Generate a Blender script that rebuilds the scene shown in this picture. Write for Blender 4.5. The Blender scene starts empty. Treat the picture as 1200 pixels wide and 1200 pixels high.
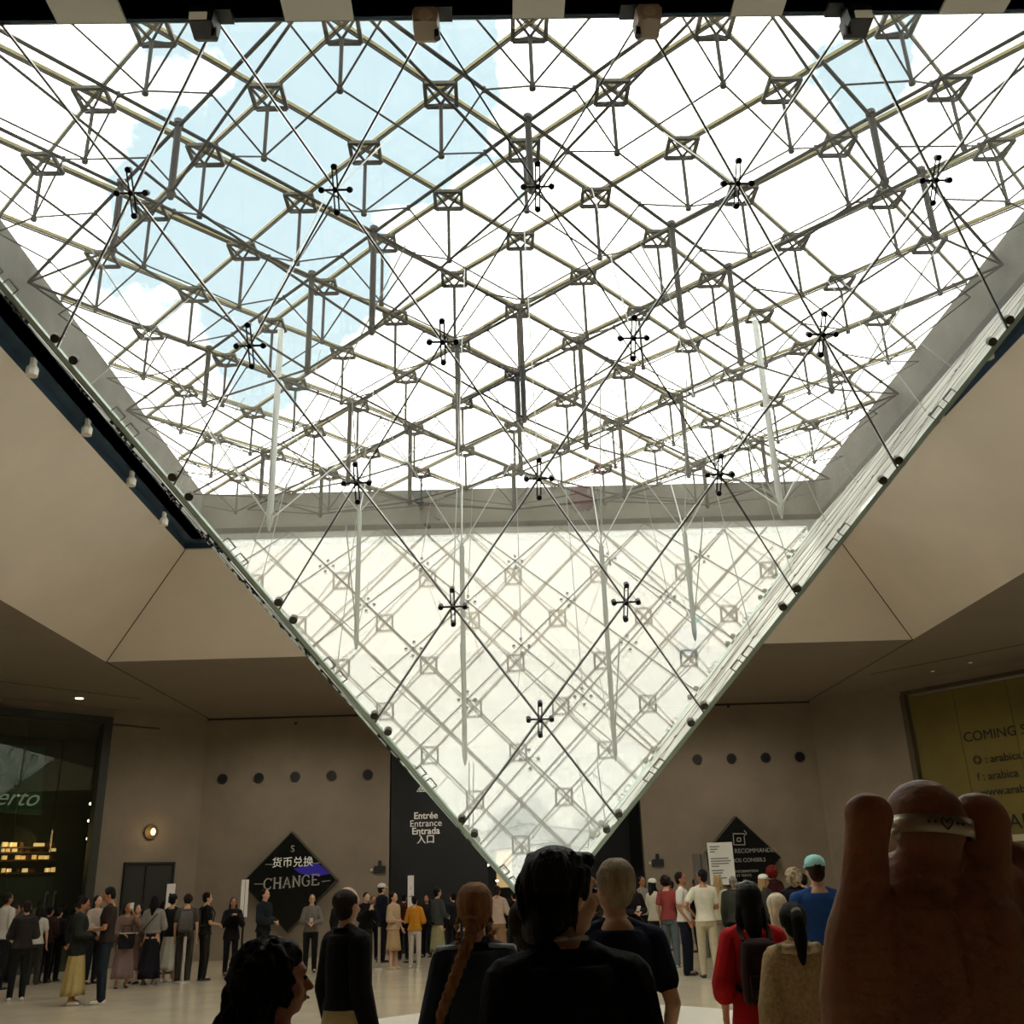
import bpy, math, random
import numpy as np
from mathutils import Vector, Matrix
random.seed(7)
sc = bpy.context.scene
# ---------------------------------------------------------------- camera
CZ = 1.60
F_PX, PITCH, ROLL, YAW = 1158.7, .3653, -.034, -.0275
def ray(u, v):
    """direction of a photograph pixel (1200 x 1200 frame) in the world"""
    u -= 600; v -= 600
    c, s = math.cos(-ROLL), math.sin(-ROLL); u, v = c*u-s*v, s*u+c*v
    x, y, z = u/F_PX, 1.0, -v/F_PX
    c, s = math.cos(PITCH), math.sin(PITCH); y, z = c*y-s*z, s*y+c*z
    c, s = math.cos(YAW), math.sin(YAW); x, y = c*x-s*y, s*x+c*y
    return Vector((x, y, z))
EYE = Vector((0, 0, CZ))
def at_depth(u, v, y): r = ray(u, v); return EYE + r*(y/r.y)
def at_height(u, v, z): r = ray(u, v); return EYE + r*((z-CZ)/r.z)
cam = bpy.data.objects.new('camera', bpy.data.cameras.new('camera'))
sc.collection.objects.link(cam)
fw = ray(600, 600).normalized(); rt = (ray(601, 600)-ray(600, 600)).normalized(); up = rt.cross(fw)
m = Matrix((rt, up, -fw)).transposed().to_4x4(); m.translation = EYE
cam.matrix_world = m
cam.data.sensor_width = 36; cam.data.lens = F_PX/1200*36; cam.data.clip_start = .05; cam.data.clip_end = 500
sc.camera = cam
# ---------------------------------------------------------------- sky, light, exposure
sc.view_settings.view_transform = 'Standard'; sc.view_settings.look = 'None'
sc.view_settings.exposure = 0.0; sc.view_settings.gamma = 1.0; sc.view_settings.use_curve_mapping = False
sc.cycles.transparent_max_bounces = 48
sc.cycles.max_bounces = 7
sc.cycles.sample_clamp_indirect = 6.0
sc.cycles.use_denoising = True
w = bpy.data.worlds.new('sky'); sc.world = w; w.use_nodes = True
N = w.node_tree.nodes; LK = w.node_tree.links; N.clear()
def wn(t, **k):
    n = N.new(t)
    for a, b in k.items(): setattr(n, a, b)
    return n
SKY_CLOUD, SKY_BLUE = 4.6, 1.05
tc = wn('ShaderNodeTexCoord')
nz = wn('ShaderNodeTexNoise'); nz.inputs['Scale'].default_value = 3.4; nz.inputs['Detail'].default_value = 8; nz.inputs['Roughness'].default_value = .58
mp = wn('ShaderNodeMapping'); mp.inputs['Location'].default_value = (.35, 1.9, .4)
LK.new(tc.outputs['Generated'], mp.inputs['Vector']); LK.new(mp.outputs['Vector'], nz.inputs['Vector'])
def gap(u, v, width, gain):
    """a break in the cloud around one direction of the sky"""
    d = ray(u, v).normalized()
    dp = wn('ShaderNodeVectorMath', operation='DOT_PRODUCT'); dp.inputs[1].default_value = d
    LK.new(tc.outputs['Generated'], dp.inputs[0])
    mr = wn('ShaderNodeMapRange', interpolation_type='SMOOTHSTEP'); mr.inputs['From Min'].default_value = math.cos(width); mr.inputs['From Max'].default_value = 1
    mr.inputs['To Max'].default_value = gain
    LK.new(dp.outputs['Value'], mr.inputs['Value']); return mr.outputs['Result']
prev = nz.outputs['Fac']
for g in [(290, 100, .26, .19), (500, 190, .2, .19), (240, 330, .2, .18), (1080, 50, .15, .21), (400, 430, .16, .17)]:
    ad = wn('ShaderNodeMath', operation='ADD'); LK.new(prev, ad.inputs[0]); LK.new(gap(*g), ad.inputs[1]); prev = ad.outputs[0]
cr = wn('ShaderNodeValToRGB'); e = cr.color_ramp.elements
e[0].position = .61; e[0].color = (SKY_CLOUD, SKY_CLOUD*.985, SKY_CLOUD*.9, 1)
e[1].position = .68; e[1].color = (SKY_BLUE*.86, SKY_BLUE*1.13, SKY_BLUE*1.22, 1)
LK.new(prev, cr.inputs['Fac'])
bg = wn('ShaderNodeBackground'); LK.new(cr.outputs['Color'], bg.inputs['Color']); bg.inputs['Strength'].default_value = 1.0
wo = wn('ShaderNodeOutputWorld'); LK.new(bg.outputs[0], wo.inputs['Surface'])

def lamp(name, kind, loc, energy, color, size=.2, rot=(0, 0, 0), spot=None, parent=None):
    l = bpy.data.lights.new(name, kind); l.energy = energy; l.color = color
    if kind == 'AREA': l.size = size
    else: l.shadow_soft_size = size
    if spot: l.spot_size = spot; l.spot_blend = .6
    o = bpy.data.objects.new(name, l); o.location = loc; o.rotation_euler = rot; sc.collection.objects.link(o)
    if parent: o.parent = parent
    return o
# ---------------------------------------------------------------- materials
def lin(h):
    if isinstance(h, str):
        h = h.lstrip('#'); c = [int(h[i:i+2], 16)/255 for i in (0, 2, 4)]
    else: c = h
    return tuple(x/12.92 if x <= .04045 else ((x+.055)/1.055)**2.4 for x in c)+(1,)
MATS = {}
def mat(name, col, rough=.6, metal=0, noise=0, nscale=8, bump=0, bscale=60, emit=0, spec=.5, coat=0, streak=None):
    if name in MATS: return MATS[name]
    m = bpy.data.materials.new(name); m.use_nodes = True; nt = m.node_tree; b = nt.nodes['Principled BSDF']
    c = lin(col); b.inputs['Base Color'].default_value = c; b.inputs['Roughness'].default_value = rough; b.inputs['Metallic'].default_value = metal
    b.inputs['Specular IOR Level'].default_value = spec; b.inputs['Coat Weight'].default_value = coat
    if noise or bump:
        t = nt.nodes.new('ShaderNodeTexCoord'); vec = t.outputs['Object']
        if streak:
            mpn = nt.nodes.new('ShaderNodeMapping'); mpn.inputs['Scale'].default_value = streak; nt.links.new(vec, mpn.inputs['Vector']); vec = mpn.outputs['Vector']
    if noise:
        n = nt.nodes.new('ShaderNodeTexNoise'); n.inputs['Scale'].default_value = nscale; n.inputs['Detail'].default_value = 6; n.inputs['Roughness'].default_value = .6
        nt.links.new(vec, n.inputs['Vector'])
        r = nt.nodes.new('ShaderNodeValToRGB'); r.color_ramp.elements[0].position = .3; r.color_ramp.elements[1].position = .7
        r.color_ramp.elements[0].color = tuple(x*(1-noise) for x in c[:3])+(1,); r.color_ramp.elements[1].color = tuple(min(1, x*(1+noise)) for x in c[:3])+(1,)
        nt.links.new(n.outputs['Fac'], r.inputs['Fac']); nt.links.new(r.outputs['Color'], b.inputs['Base Color'])
    if bump:
        n = nt.nodes.new('ShaderNodeTexNoise'); n.inputs['Scale'].default_value = bscale; n.inputs['Detail'].default_value = 4; nt.links.new(vec, n.inputs['Vector'])
        bp = nt.nodes.new('ShaderNodeBump'); bp.inputs['Strength'].default_value = bump; bp.inputs['Distance'].default_value = .02
        nt.links.new(n.outputs['Fac'], bp.inputs['Height']); nt.links.new(bp.outputs['Normal'], b.inputs['Normal'])
    if emit:
        b.inputs['Emission Color'].default_value = c; b.inputs['Emission Strength'].default_value = emit
    MATS[name] = m; return m
def glass_mat(name, f0, haze, hazecol=(.93, .95, .9), tint=(1, 1, 1), rough=.0, power=5.0, top=1.0, graze=0):
    """sheet glass: see-through, mirror share growing towards grazing, a thin pale film for dust and glare"""
    m = bpy.data.materials.new(name); m.use_nodes = True; nt = m.node_tree; nt.nodes.clear(); L = nt.links.new
    lw = nt.nodes.new('ShaderNodeLayerWeight'); lw.inputs['Blend'].default_value = .5
    pw = nt.nodes.new('ShaderNodeMath'); pw.operation = 'POWER'; pw.inputs[1].default_value = power; L(lw.outputs['Facing'], pw.inputs[0])
    mr = nt.nodes.new('ShaderNodeMapRange'); mr.inputs['To Min'].default_value = f0; mr.inputs['To Max'].default_value = top; L(pw.outputs[0], mr.inputs['Value'])
    tr = nt.nodes.new('ShaderNodeBsdfTransparent'); tr.inputs[0].default_value = (*tint, 1)
    gl = nt.nodes.new('ShaderNodeBsdfGlossy'); gl.inputs['Roughness'].default_value = rough; gl.inputs[0].default_value = (.97, 1, .97, 1)
    df = nt.nodes.new('ShaderNodeBsdfDiffuse'); df.inputs[0].default_value = (*hazecol, 1)
    tl = nt.nodes.new('ShaderNodeBsdfTranslucent'); tl.inputs[0].default_value = (*hazecol, 1)
    dt = nt.nodes.new('ShaderNodeMixShader'); dt.inputs[0].default_value = .5; L(df.outputs[0], dt.inputs[1]); L(tl.outputs[0], dt.inputs[2])
    nz = nt.nodes.new('ShaderNodeTexNoise'); nz.inputs['Scale'].default_value = 1.1; nz.inputs['Detail'].default_value = 5
    ge = nt.nodes.new('ShaderNodeNewGeometry'); L(ge.outputs['Position'], nz.inputs['Vector'])
    hz = nt.nodes.new('ShaderNodeMapRange'); hz.inputs['From Min'].default_value = .35; hz.inputs['From Max'].default_value = .7
    hz.inputs['To Min'].default_value = haze*.5; hz.inputs['To Max'].default_value = haze*1.4; L(nz.outputs['Fac'], hz.inputs['Value'])
    if graze:                                   # haze thickened at flat angles to put glare and bright sky reflection into glass
        g4 = nt.nodes.new('ShaderNodeMath'); g4.operation = 'POWER'; g4.inputs[1].default_value = 5; L(lw.outputs['Facing'], g4.inputs[0])
        ma = nt.nodes.new('ShaderNodeMath'); ma.operation = 'MULTIPLY_ADD'; ma.inputs[1].default_value = graze; L(g4.outputs[0], ma.inputs[0])
        m2 = nt.nodes.new('ShaderNodeMath'); m2.operation = 'MULTIPLY_ADD'; m2.inputs[1].default_value = 30; m2.inputs[2].default_value = 1; p15 = nt.nodes.new('ShaderNodeMath'); p15.operation = 'POWER'; p15.inputs[1].default_value = .8; L(lw.outputs['Facing'], p15.inputs[0]); L(p15.outputs[0], m2.inputs[0]); L(m2.outputs[0], ma.inputs[2])
        mm = nt.nodes.new('ShaderNodeMath'); mm.operation = 'MULTIPLY'; mm.use_clamp = True; L(hz.outputs[0], mm.inputs[0]); L(ma.outputs[0], mm.inputs[1]); hz = mm
    a = nt.nodes.new('ShaderNodeMixShader'); L(hz.outputs[0], a.inputs[0]); L(tr.outputs[0], a.inputs[1]); L(dt.outputs[0], a.inputs[2])
    b = nt.nodes.new('ShaderNodeMixShader'); L(mr.outputs[0], b.inputs[0]); L(a.outputs[0], b.inputs[1]); L(gl.outputs[0], b.inputs[2])
    o = nt.nodes.new('ShaderNodeOutputMaterial'); L(b.outputs[0], o.inputs['Surface'])
    MATS[name] = m; return m
# ---------------------------------------------------------------- mesh building
class MB:
    def __init__(s): s.v = []; s.f = []
    def add(s, vs, fs):
        o = len(s.v); s.v += [tuple(x) for x in vs]; s.f += [tuple(i+o for i in f) for f in fs]; return s
    def box(s, c, d, rz=0, M=None):
        vs = [Vector((sx*d[0]/2, sy*d[1]/2, sz*d[2]/2)) for sx in (-1, 1) for sy in (-1, 1) for sz in (-1, 1)]
        R = M if M is not None else Matrix.Rotation(rz, 3, 'Z')
        vs = [R @ v+Vector(c) for v in vs]
        return s.add(vs, [(0, 1, 3, 2), (4, 6, 7, 5), (0, 4, 5, 1), (2, 3, 7, 6), (0, 2, 6, 4), (1, 5, 7, 3)])
    def tube(s, p, q, r, r2=None, n=8, cap=True):
        p, q = Vector(p), Vector(q); r2 = r if r2 is None else r2; d = (q-p).normalized()
        a = d.orthogonal().normalized(); b = d.cross(a)
        vs = []
        for P, R in ((p, r), (q, r2)):
            for i in range(n):
                t = 2*math.pi*i/n; vs.append(P+(a*math.cos(t)+b*math.sin(t))*R)
        fs = [(i, (i+1) % n, n+(i+1) % n, n+i) for i in range(n)]
        if cap: fs += [tuple(range(n-1, -1, -1)), tuple(range(n, 2*n))]
        return s.add(vs, fs)
    def path(s, pts, r, n=6):
        for a, b in zip(pts, pts[1:]): s.tube(a, b, r, n=n)
        return s
    def bar(s, p, q, w, h, upv=(0, 0, 1)):
        """rectangular bar between two points, w across, h along upv"""
        p, q = Vector(p), Vector(q); d = (q-p).normalized(); u = Vector(upv); u = (u-d*u.dot(d)).normalized(); a = d.cross(u)
        vs = [P+a*(i*w/2)+u*(j*h/2) for P in (p, q) for i, j in ((-1, -1), (1, -1), (1, 1), (-1, 1))]
        return s.add(vs, [(3, 2, 1, 0), (4, 5, 6, 7), (0, 1, 5, 4), (1, 2, 6, 5), (2, 3, 7, 6), (3, 0, 4, 7)])
    def ball(s, c, r, n=10, m=7, M=None):
        rx, ry, rz = (r, r, r) if not hasattr(r, '__len__') else r
        vs = [Vector((0, 0, rz))]; c = Vector(c)
        for i in range(1, m):
            t = math.pi*i/m
            for j in range(n):
                a = 2*math.pi*j/n; vs.append(Vector((rx*math.sin(t)*math.cos(a), ry*math.sin(t)*math.sin(a), rz*math.cos(t))))
        vs.append(Vector((0, 0, -rz))); fs = []
        for j in range(n): fs.append((0, 1+j, 1+(j+1) % n))
        for i in range(m-2):
            for j in range(n):
                a = 1+i*n+j; b = 1+i*n+(j+1) % n; fs.append((a, a+n, b+n, b))
        e = len(vs)-1
        for j in range(n): fs.append((e, e-n+(j+1) % n, e-n+j))
        if M is not None: vs = [M @ v for v in vs]
        return s.add([v+c for v in vs], fs)
    def slab(s, pts, n, t):
        """polygon pts given thickness t centred along the normal n"""
        n = Vector(n).normalized()*t/2; k = len(pts); pts = [Vector(p) for p in pts]
        nn = Vector((0, 0, 0))
        for i in range(k): nn += pts[i].cross(pts[(i+1) % k])
        if nn.dot(n) < 0: pts = pts[::-1]
        vs = [p+n for p in pts]+[p-n for p in pts]
        return s.add(vs, [tuple(range(k)), tuple(range(2*k-1, k-1, -1))]+[((i+1) % k, i, k+i, k+(i+1) % k) for i in range(k)])
    def rings(s, rings, cap=True):
        """loft through rings of equally many points"""
        n = len(rings[0]); vs = [p for r in rings for p in r]; fs = []
        for i in range(len(rings)-1):
            for j in range(n):
                a = i*n+j; b = i*n+(j+1) % n; fs.append((a, b, b+n, a+n))
        if cap: fs += [tuple(range(n-1, -1, -1)), tuple(range(len(vs)-n, len(vs)))]
        return s.add(vs, fs)
    def mesh(s, name, m, smooth=False):
        me = bpy.data.meshes.new(name); me.from_pydata(s.v, [], s.f); me.materials.append(m)
        if smooth: me.polygons.foreach_set('use_smooth', [True]*len(me.polygons))
        me.update(); return me
def obj(name, mb, m, parent=None, smooth=False, **props):
    me = mb.mesh(name, m, smooth) if isinstance(mb, MB) else mb
    o = bpy.data.objects.new(name, me); sc.collection.objects.link(o)
    if parent is not None: o.parent = parent
    for k, v in props.items(): o[k] = v
    return o
def thing(name, label, cat, loc=(0, 0, 0), rz=0, group=None):
    o = bpy.data.objects.new(name, None); sc.collection.objects.link(o); o.location = loc; o.rotation_euler = (0, 0, rz); o.empty_display_size = .1
    o['label'] = label; o['category'] = cat
    if group: o['group'] = group
    return o
def tag(o, label, cat, group=None):
    o['label'] = label; o['category'] = cat
    if group: o['group'] = group
    return o
def struct(name, mb, m, **k): o = obj(name, mb, m, **k); o['kind'] = 'structure'; return o
def copy_of(o, parent=None, loc=None):
    c = o.copy(); sc.collection.objects.link(c)
    if parent is not None: c.parent = parent
    if loc is not None: c.location = loc
    for ch in o.children: copy_of(ch, c)
    return c
def text(body, size, loc, rz, m, parent, name='lettering', depth=.004, shear=0, bold=0, align='CENTER', rx=math.pi/2, ry=0):
    cu = bpy.data.curves.new(name, 'FONT'); cu.body = body; cu.size = size; cu.extrude = depth; cu.shear = shear; cu.offset = bold
    cu.align_x = align; cu.align_y = 'CENTER'; cu.materials.append(m)
    o = bpy.data.objects.new(name, cu); sc.collection.objects.link(o); o.location = loc; o.rotation_euler = (rx, ry, rz); o.parent = parent
    return o
V = Vector
# ---------------------------------------------------------------- measures of the hall
S = 13.3; X0, Y0 = .5555, 13.334; H = CZ+7.3066; APEX = CZ-.3578; HR = CZ+8.2059; DOME = .315
d = S/7; HWI = 7.12                         # half width of the opening in the ceiling
ZI, ZO, HWO = H-.17, CZ+5.24, 9.45           # inner and outer height and half width of the coffer
M_stone = mat('pale limestone wall', '#857865', .75, noise=.12, nscale=.9, bump=.12, bscale=25)
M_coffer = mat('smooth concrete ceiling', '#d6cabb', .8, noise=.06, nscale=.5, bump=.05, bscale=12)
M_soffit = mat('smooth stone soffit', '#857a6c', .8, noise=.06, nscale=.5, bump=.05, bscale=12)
M_floor = mat('polished beige stone floor', '#c9bca2', .17, noise=.1, nscale=1.4, bump=.02, bscale=40)
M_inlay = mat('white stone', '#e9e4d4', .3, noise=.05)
M_rim = mat('grey fair faced concrete', '#52524b', .85, noise=.4, nscale=1.6, bump=.1)
M_steel = mat('brushed stainless steel', '#8f9490', .35, metal=.9)
M_dsteel = mat('dark painted steel', '#0b0b09', .6, metal=0, spec=.3)
M_black = mat('black cast steel', '#0c0c0c', .5, metal=.2)
M_mull = mat('champagne aluminium', '#6b663c', .5, metal=.3)
M_seal = mat('grey metal joint', '#55564e', .4, metal=.6)
M_lead = mat('blue black metal sheet', '#2c4256', .8, metal=0, noise=.15, nscale=2)
M_white = mat('white enamel', '#d8d4c8', .4)
M_dark = mat('near black lacquer', '#0b0d0d', .45)
M_darkgrey = mat('dark grey lacquer', '#1c1f1e', .5)
M_glass = glass_mat('sheet glass', .13, .006, graze=160, rough=.012, top=.42)
M_roofglass = glass_mat('roof glass', .03, .004, top=.35)
M_bezel = mat('black metal can', '#15130f', .6)
# ---------------------------------------------------------------- floor, ceiling, walls
WL = [(-8.75, 30.9), (-13.4, 26.45), (-19, 20.5), (-19, 3), (-13, -6), (13, -6), (19, 3), (19, 19.6), (14.3, 25.1), (9.95, 30.9)]
fl = struct('floor', MB().slab([(x, y, -.1) for x, y in [(-22, -8), (22, -8), (22, 36), (-22, 36)]], (0, 0, 1), .2), M_floor)
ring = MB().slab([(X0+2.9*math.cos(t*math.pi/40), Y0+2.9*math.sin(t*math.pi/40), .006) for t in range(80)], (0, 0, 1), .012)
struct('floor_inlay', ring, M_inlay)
# soffit at ZO: outer octagon minus the coffer square, as slabs
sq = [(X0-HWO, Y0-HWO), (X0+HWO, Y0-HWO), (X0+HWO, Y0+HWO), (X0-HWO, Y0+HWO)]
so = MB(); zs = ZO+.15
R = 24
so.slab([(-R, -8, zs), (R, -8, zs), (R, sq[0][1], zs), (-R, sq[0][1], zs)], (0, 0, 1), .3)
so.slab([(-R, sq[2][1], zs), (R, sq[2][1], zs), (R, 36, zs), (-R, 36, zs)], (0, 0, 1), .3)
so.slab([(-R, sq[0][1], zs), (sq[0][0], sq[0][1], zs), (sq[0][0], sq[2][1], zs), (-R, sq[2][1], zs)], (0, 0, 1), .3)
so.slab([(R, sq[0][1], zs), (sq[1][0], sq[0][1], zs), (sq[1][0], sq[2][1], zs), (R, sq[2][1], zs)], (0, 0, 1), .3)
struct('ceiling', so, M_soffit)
groove = mat('shadow joint', '#3a3128', .9)
gj = MB()
for a, b in [(((X0-HWO), Y0+HWO), (-8.7, 30.9)), (((X0+HWO), Y0+HWO), (9.9, 30.9)), ((-9.6, 27.4), (-17.5, 18.6)), ((10.44, 26.84), (17.5, 18.2))]:
    gj.bar((a[0], a[1], ZO-.002), (b[0], b[1], ZO-.002), .03, .012)
struct('ceiling_trim', gj, groove)
# sloping coffer, four sides, a shadow joint on each hip
inn = [(X0-HWI, Y0-HWI), (X0+HWI, Y0-HWI), (X0+HWI, Y0+HWI), (X0-HWI, Y0+HWI)]
for i, nm in enumerate(('front', 'right', 'back', 'left')):
    j = (i+1) % 4; cx, cy = X0, Y0
    pts = [(*inn[i], ZI), (*inn[j], ZI), (*sq[j], ZO), (*sq[i], ZO)]
    a, b, c = V(pts[0]), V(pts[1]), V(pts[2]); n = (b-a).cross(c-a).normalized(); n = n if n.z > 0 else -n
    pts = [V(p)+n*.1 for p in pts]
    struct('ceiling_coffer_'+nm, MB().slab(pts, n, .2), M_coffer)
hp = MB()
for i in range(4): hp.bar(V((*inn[i], ZI))-V((0, 0, .0)), V((*sq[i], ZO)), .022, .02)
struct('coffer_trim', hp, groove)
# walls
def wall(name, a, b, z0=0, z1=ZO+.05, t=.3, m=M_stone, holes=()):
    a, b = V((*a, 0)), V((*b, 0)); dr = (b-a).normalized(); L = (b-a).length; n = V((dr.y, -dr.x, 0))
    if n.dot(V((X0, Y0, 0))-a) > 0: n = -n
    mb = MB()
    def seg(s0, s1, za, zb):
        if s1-s0 < .01 or zb-za < .01: return
        c = a+dr*((s0+s1)/2)+n*(t/2); mb.box((c.x, c.y, (za+zb)/2), (s1-s0, t, zb-za), rz=math.atan2(dr.y, dr.x))
    s = 0
    for h0, h1, za, zb in sorted(holes):
        seg(s, h0, z0, z1); seg(h0, h1, z0, za); seg(h0, h1, zb, z1); s = h1
    seg(s, L, z0, z1)
    return struct(name, mb, m)
ZS = CZ-1.76                                  # heights measured with the eye at 1.76 are moved by this
BY = 30.9
wall('wall_back', (-8.75, BY), (9.95, BY), holes=[(-3.12+8.75, 4.42+8.75, 0, 5.75)])
LA, LB = V((-8.75, BY, 0)), V((-13.4, 26.45, 0)); RA, RB = V((9.95, BY, 0)), V((14.3, 25.1, 0))
def frame_of(p, q):                           # left-to-right axis p -> q, normal into the hall
    x = (q-p).normalized(); return x, V((x.y, -x.x, 0)), math.atan2(x.y, x.x)
# left diagonal wall: x axis runs from far left towards the back wall
LO = V((-19, 20.5, 0)); 
wall('wall_left', (-8.75, BY), (-13.4, 26.45), holes=[(2.95, 6.44, 0, ZO-.35)])
wall('wall_left_side', (-13.4, 26.45), (-19, 20.5), holes=[(0, 5.5, 0, ZO-.35)])
wall('wall_right', (9.95, BY), (14.3, 25.1), holes=[(3.2, 7.25, 0, ZO-.35)])
wall('wall_right_side', (14.3, 25.1), (19, 19.6), holes=[(0, 4.5, 0, ZO-.35)])
for nm, a, b in [('wall_west', WL[2], WL[3]), ('wall_west_front', WL[3], WL[4]), ('wall_front', WL[4], WL[5]), ('wall_east_front', WL[5], WL[6]), ('wall_east', WL[6], WL[7])]: wall(nm, a, b)
for nm, c, dm_ in (('outer_left', (-23.7, 14), (.3, 44)), ('outer_right', (23.7, 14), (.3, 44)), ('outer_back', (0, 35.7), (47, .3)), ('outer_front', (0, -7.7), (47, .3))):
    struct('wall_'+nm, MB().box((c[0], c[1], ZO/2+.1), (dm_[0], dm_[1], ZO+.4)), M_stone)
# shadow joints at the head of the back wall
tj = MB(); tj.bar((-8.75, BY-.01, ZO-.03), (9.95, BY-.01, ZO-.03), .02, .06)
struct('trim_1', tj, groove)
# ---------------------------------------------------------------- entrance portal
po = MB()
po.box((.65, BY+3.3, 2.9), (7.9, .2, 6.0)); po.box((-3.25, BY+1.8, 2.9), (.25, 3.2, 6.0)); po.box((4.55, BY+1.8, 2.9), (.25, 3.2, 6.0)); po.box((.65, BY+1.8, 5.9), (7.9, 3.2, .2))
struct('wall_portal', po, M_dark)
po = MB(); po.box((-1.65, BY+.2, 2.88), (2.9, .12, 5.7))
ep = thing('entrance_panel', 'tall black entrance panel lettered Entrée Entrance Entrada beside the pyramid tip', 'sign', (-1.65, BY+.05, 0))
obj('panel', MB().box((0, 0, 2.86), (2.85, .1, 5.7)), M_dark, ep)
M_letter = mat('white vinyl lettering', '#cfcabb', .6, emit=.25)
M_letter2 = mat('dim grey lettering', '#8f8a80', .6, emit=.06)
def on_back(u, v, y=BY): p = at_depth(u, v, y); return p
def plocal(o, p): return V(p)-o.location
yb = BY-.01
for wd, v in (('Entrée', 956), ('Entrance', 965), ('Entrada', 974), ('入口', 984)):
    p = on_back(499, v, yb); text(wd, .27, plocal(ep, p), 0, M_letter, ep, bold=.004 if wd != 'Entrance' else 0)
lg = MB(); c = plocal(ep, on_back(499, 920, yb)); hw_, hh_ = .27, .36
A_, B_, C_ = c+V((-hw_, 0, -hh_/2)), c+V((hw_, 0, -hh_/2)), c+V((0, 0, hh_/2))
for k in range(5):
    t = k/5
    lg.bar(A_.lerp(C_, t), B_.lerp(C_, t), .006, .022); lg.bar(A_.lerp(B_, t), C_.lerp(B_, t), .006, .018, (1, 0, .3)); lg.bar(B_.lerp(A_, t), C_.lerp(A_, t), .006, .018, (1, 0, .3))
obj('pyramid_emblem', lg, M_letter, ep)
# things in the depth of the portal
col = thing('grey_column', 'grey upright column in the dark entrance behind the queue', 'column', (*at_depth(510, 1040, 32.6).xy, 0))
obj('shaft', MB().box((0, 0, 1.45), (.42, .3, 2.6)), mat('grey plaster', '#4a4a40', .8), col); obj('base', MB().box((0, 0, .08), (.5, .38, .16)), M_darkgrey, col)
p = at_depth(591, 1018, 33.0)
pp = thing('lit_poster', 'beige lit poster deep in the entrance by the pyramid tip', 'poster', p)
obj('sheet', MB().box((0, 0, 0), (.5, .04, 1.1)), mat('beige backlit poster', '#c8a878', .6, emit=.6), pp); obj('frame', MB().box((0, .04, 0), (.58, .04, 1.18)), M_darkgrey, pp)
for u, v, lb in ((571, 1014, 'small bright spotlight in the dark entrance left of the pyramid tip'), (583, 1032, 'smaller white spotlight just below the bright entrance spotlight')):
    p = at_depth(u, v, 33.0); t = thing('spotlight', lb, 'light', p)
    obj('housing', MB().tube((0, .02, 0), (0, .16, 0), .07, n=12), M_black, t); obj('bulb', MB().ball((0, 0, 0), (.06, .03, .035)), mat('lit bulb', '#fff4e0', emit=4), t)
# fire exit plates and wall holes
for u, v, lb in ((445, 1019, 'small dark pictogram plate left of the entrance portal'), (771, 1011, 'small dark pictogram plate right of the entrance portal')):
    p = at_depth(u, v, BY-.03); t = thing('pictogram_plate', lb, 'sign', p)
    obj('plate', MB().box((0, 0, 0), (.34, .05, .2)), M_darkgrey, t)
    obj('bracket', MB().box((0, .0, .17), (.1, .04, .16)), M_darkgrey, t); obj('lamp', MB().box((-.24, -.01, .0), (.05, .03, .07)), M_white, t)
lbL = ['leftmost', 'second', 'middle', 'fourth', 'rightmost']
for i in range(5):
    p = at_depth(261+42.5*i, 913-1.3*i, BY)
    t = thing('air_nozzle', '%s of the five dark round air nozzles on the wall left of the entrance' % lbL[i], 'vent', p, group='round air nozzles left of the entrance')
    obj('collar', MB().tube((0, -.05, 0), (0, .0, 0), .15, n=20), M_bezel, t); obj('throat', MB().tube((0, -.055, 0), (0, -.045, 0), .10, n=16), M_black, t)
for i in range(4):
    p = at_depth(817+40*i, 890-1*i, BY)
    t = thing('air_nozzle', '%s of the four dark round air nozzles on the wall right of the entrance' % ['leftmost', 'second', 'third', 'rightmost'][i], 'vent', p, group='round air nozzles right of the entrance')
    obj('collar', MB().tube((0, -.05, 0), (0, .0, 0), .15, n=20), M_bezel, t); obj('throat', MB().tube((0, -.055, 0), (0, -.045, 0), .10, n=16), M_black, t)
for u, v, lb in ((347, 848, 'tiny dark sensor high on the wall left of the entrance'), (853, 828, 'tiny dark sensor high on the wall right of the entrance')):
    tag(obj('sensor', MB().tube((0, -.06, 0), (0, 0, 0), .04, n=10), M_black), lb, 'sensor').location = at_depth(u, v, BY)
# ---------------------------------------------------------------- diamond signs
def diamond(u, v, y, hw, label):
    p = at_depth(u, v, y); t = thing('diamond_sign', label, 'sign', p)
    r = hw
    def dm(k, yy, th): return MB().slab([(-k, yy, 0), (0, yy, -k), (k, yy, 0), (0, yy, k)], (0, 1, 0), th)
    obj('box', dm(r, .175, .35), mat('olive grey sign box', '#4c463a', .6), t); obj('face', dm(r*.97, 0, .03), mat('dark green black sign face', '#10130f', .25), t)
    return t, p
t, p = diamond(339, 1033, BY-.35, 1.38, 'black diamond sign lettered CHANGE and Chinese characters on the wall')
yy = BY-.39
def tx(body, u, v, size, m, **k): return text(body, size, at_depth(u, v, yy)-t.location, 0, m, t, **k)
tx('货币兑换', 343, 1011, .30, M_letter, bold=0)
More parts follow.
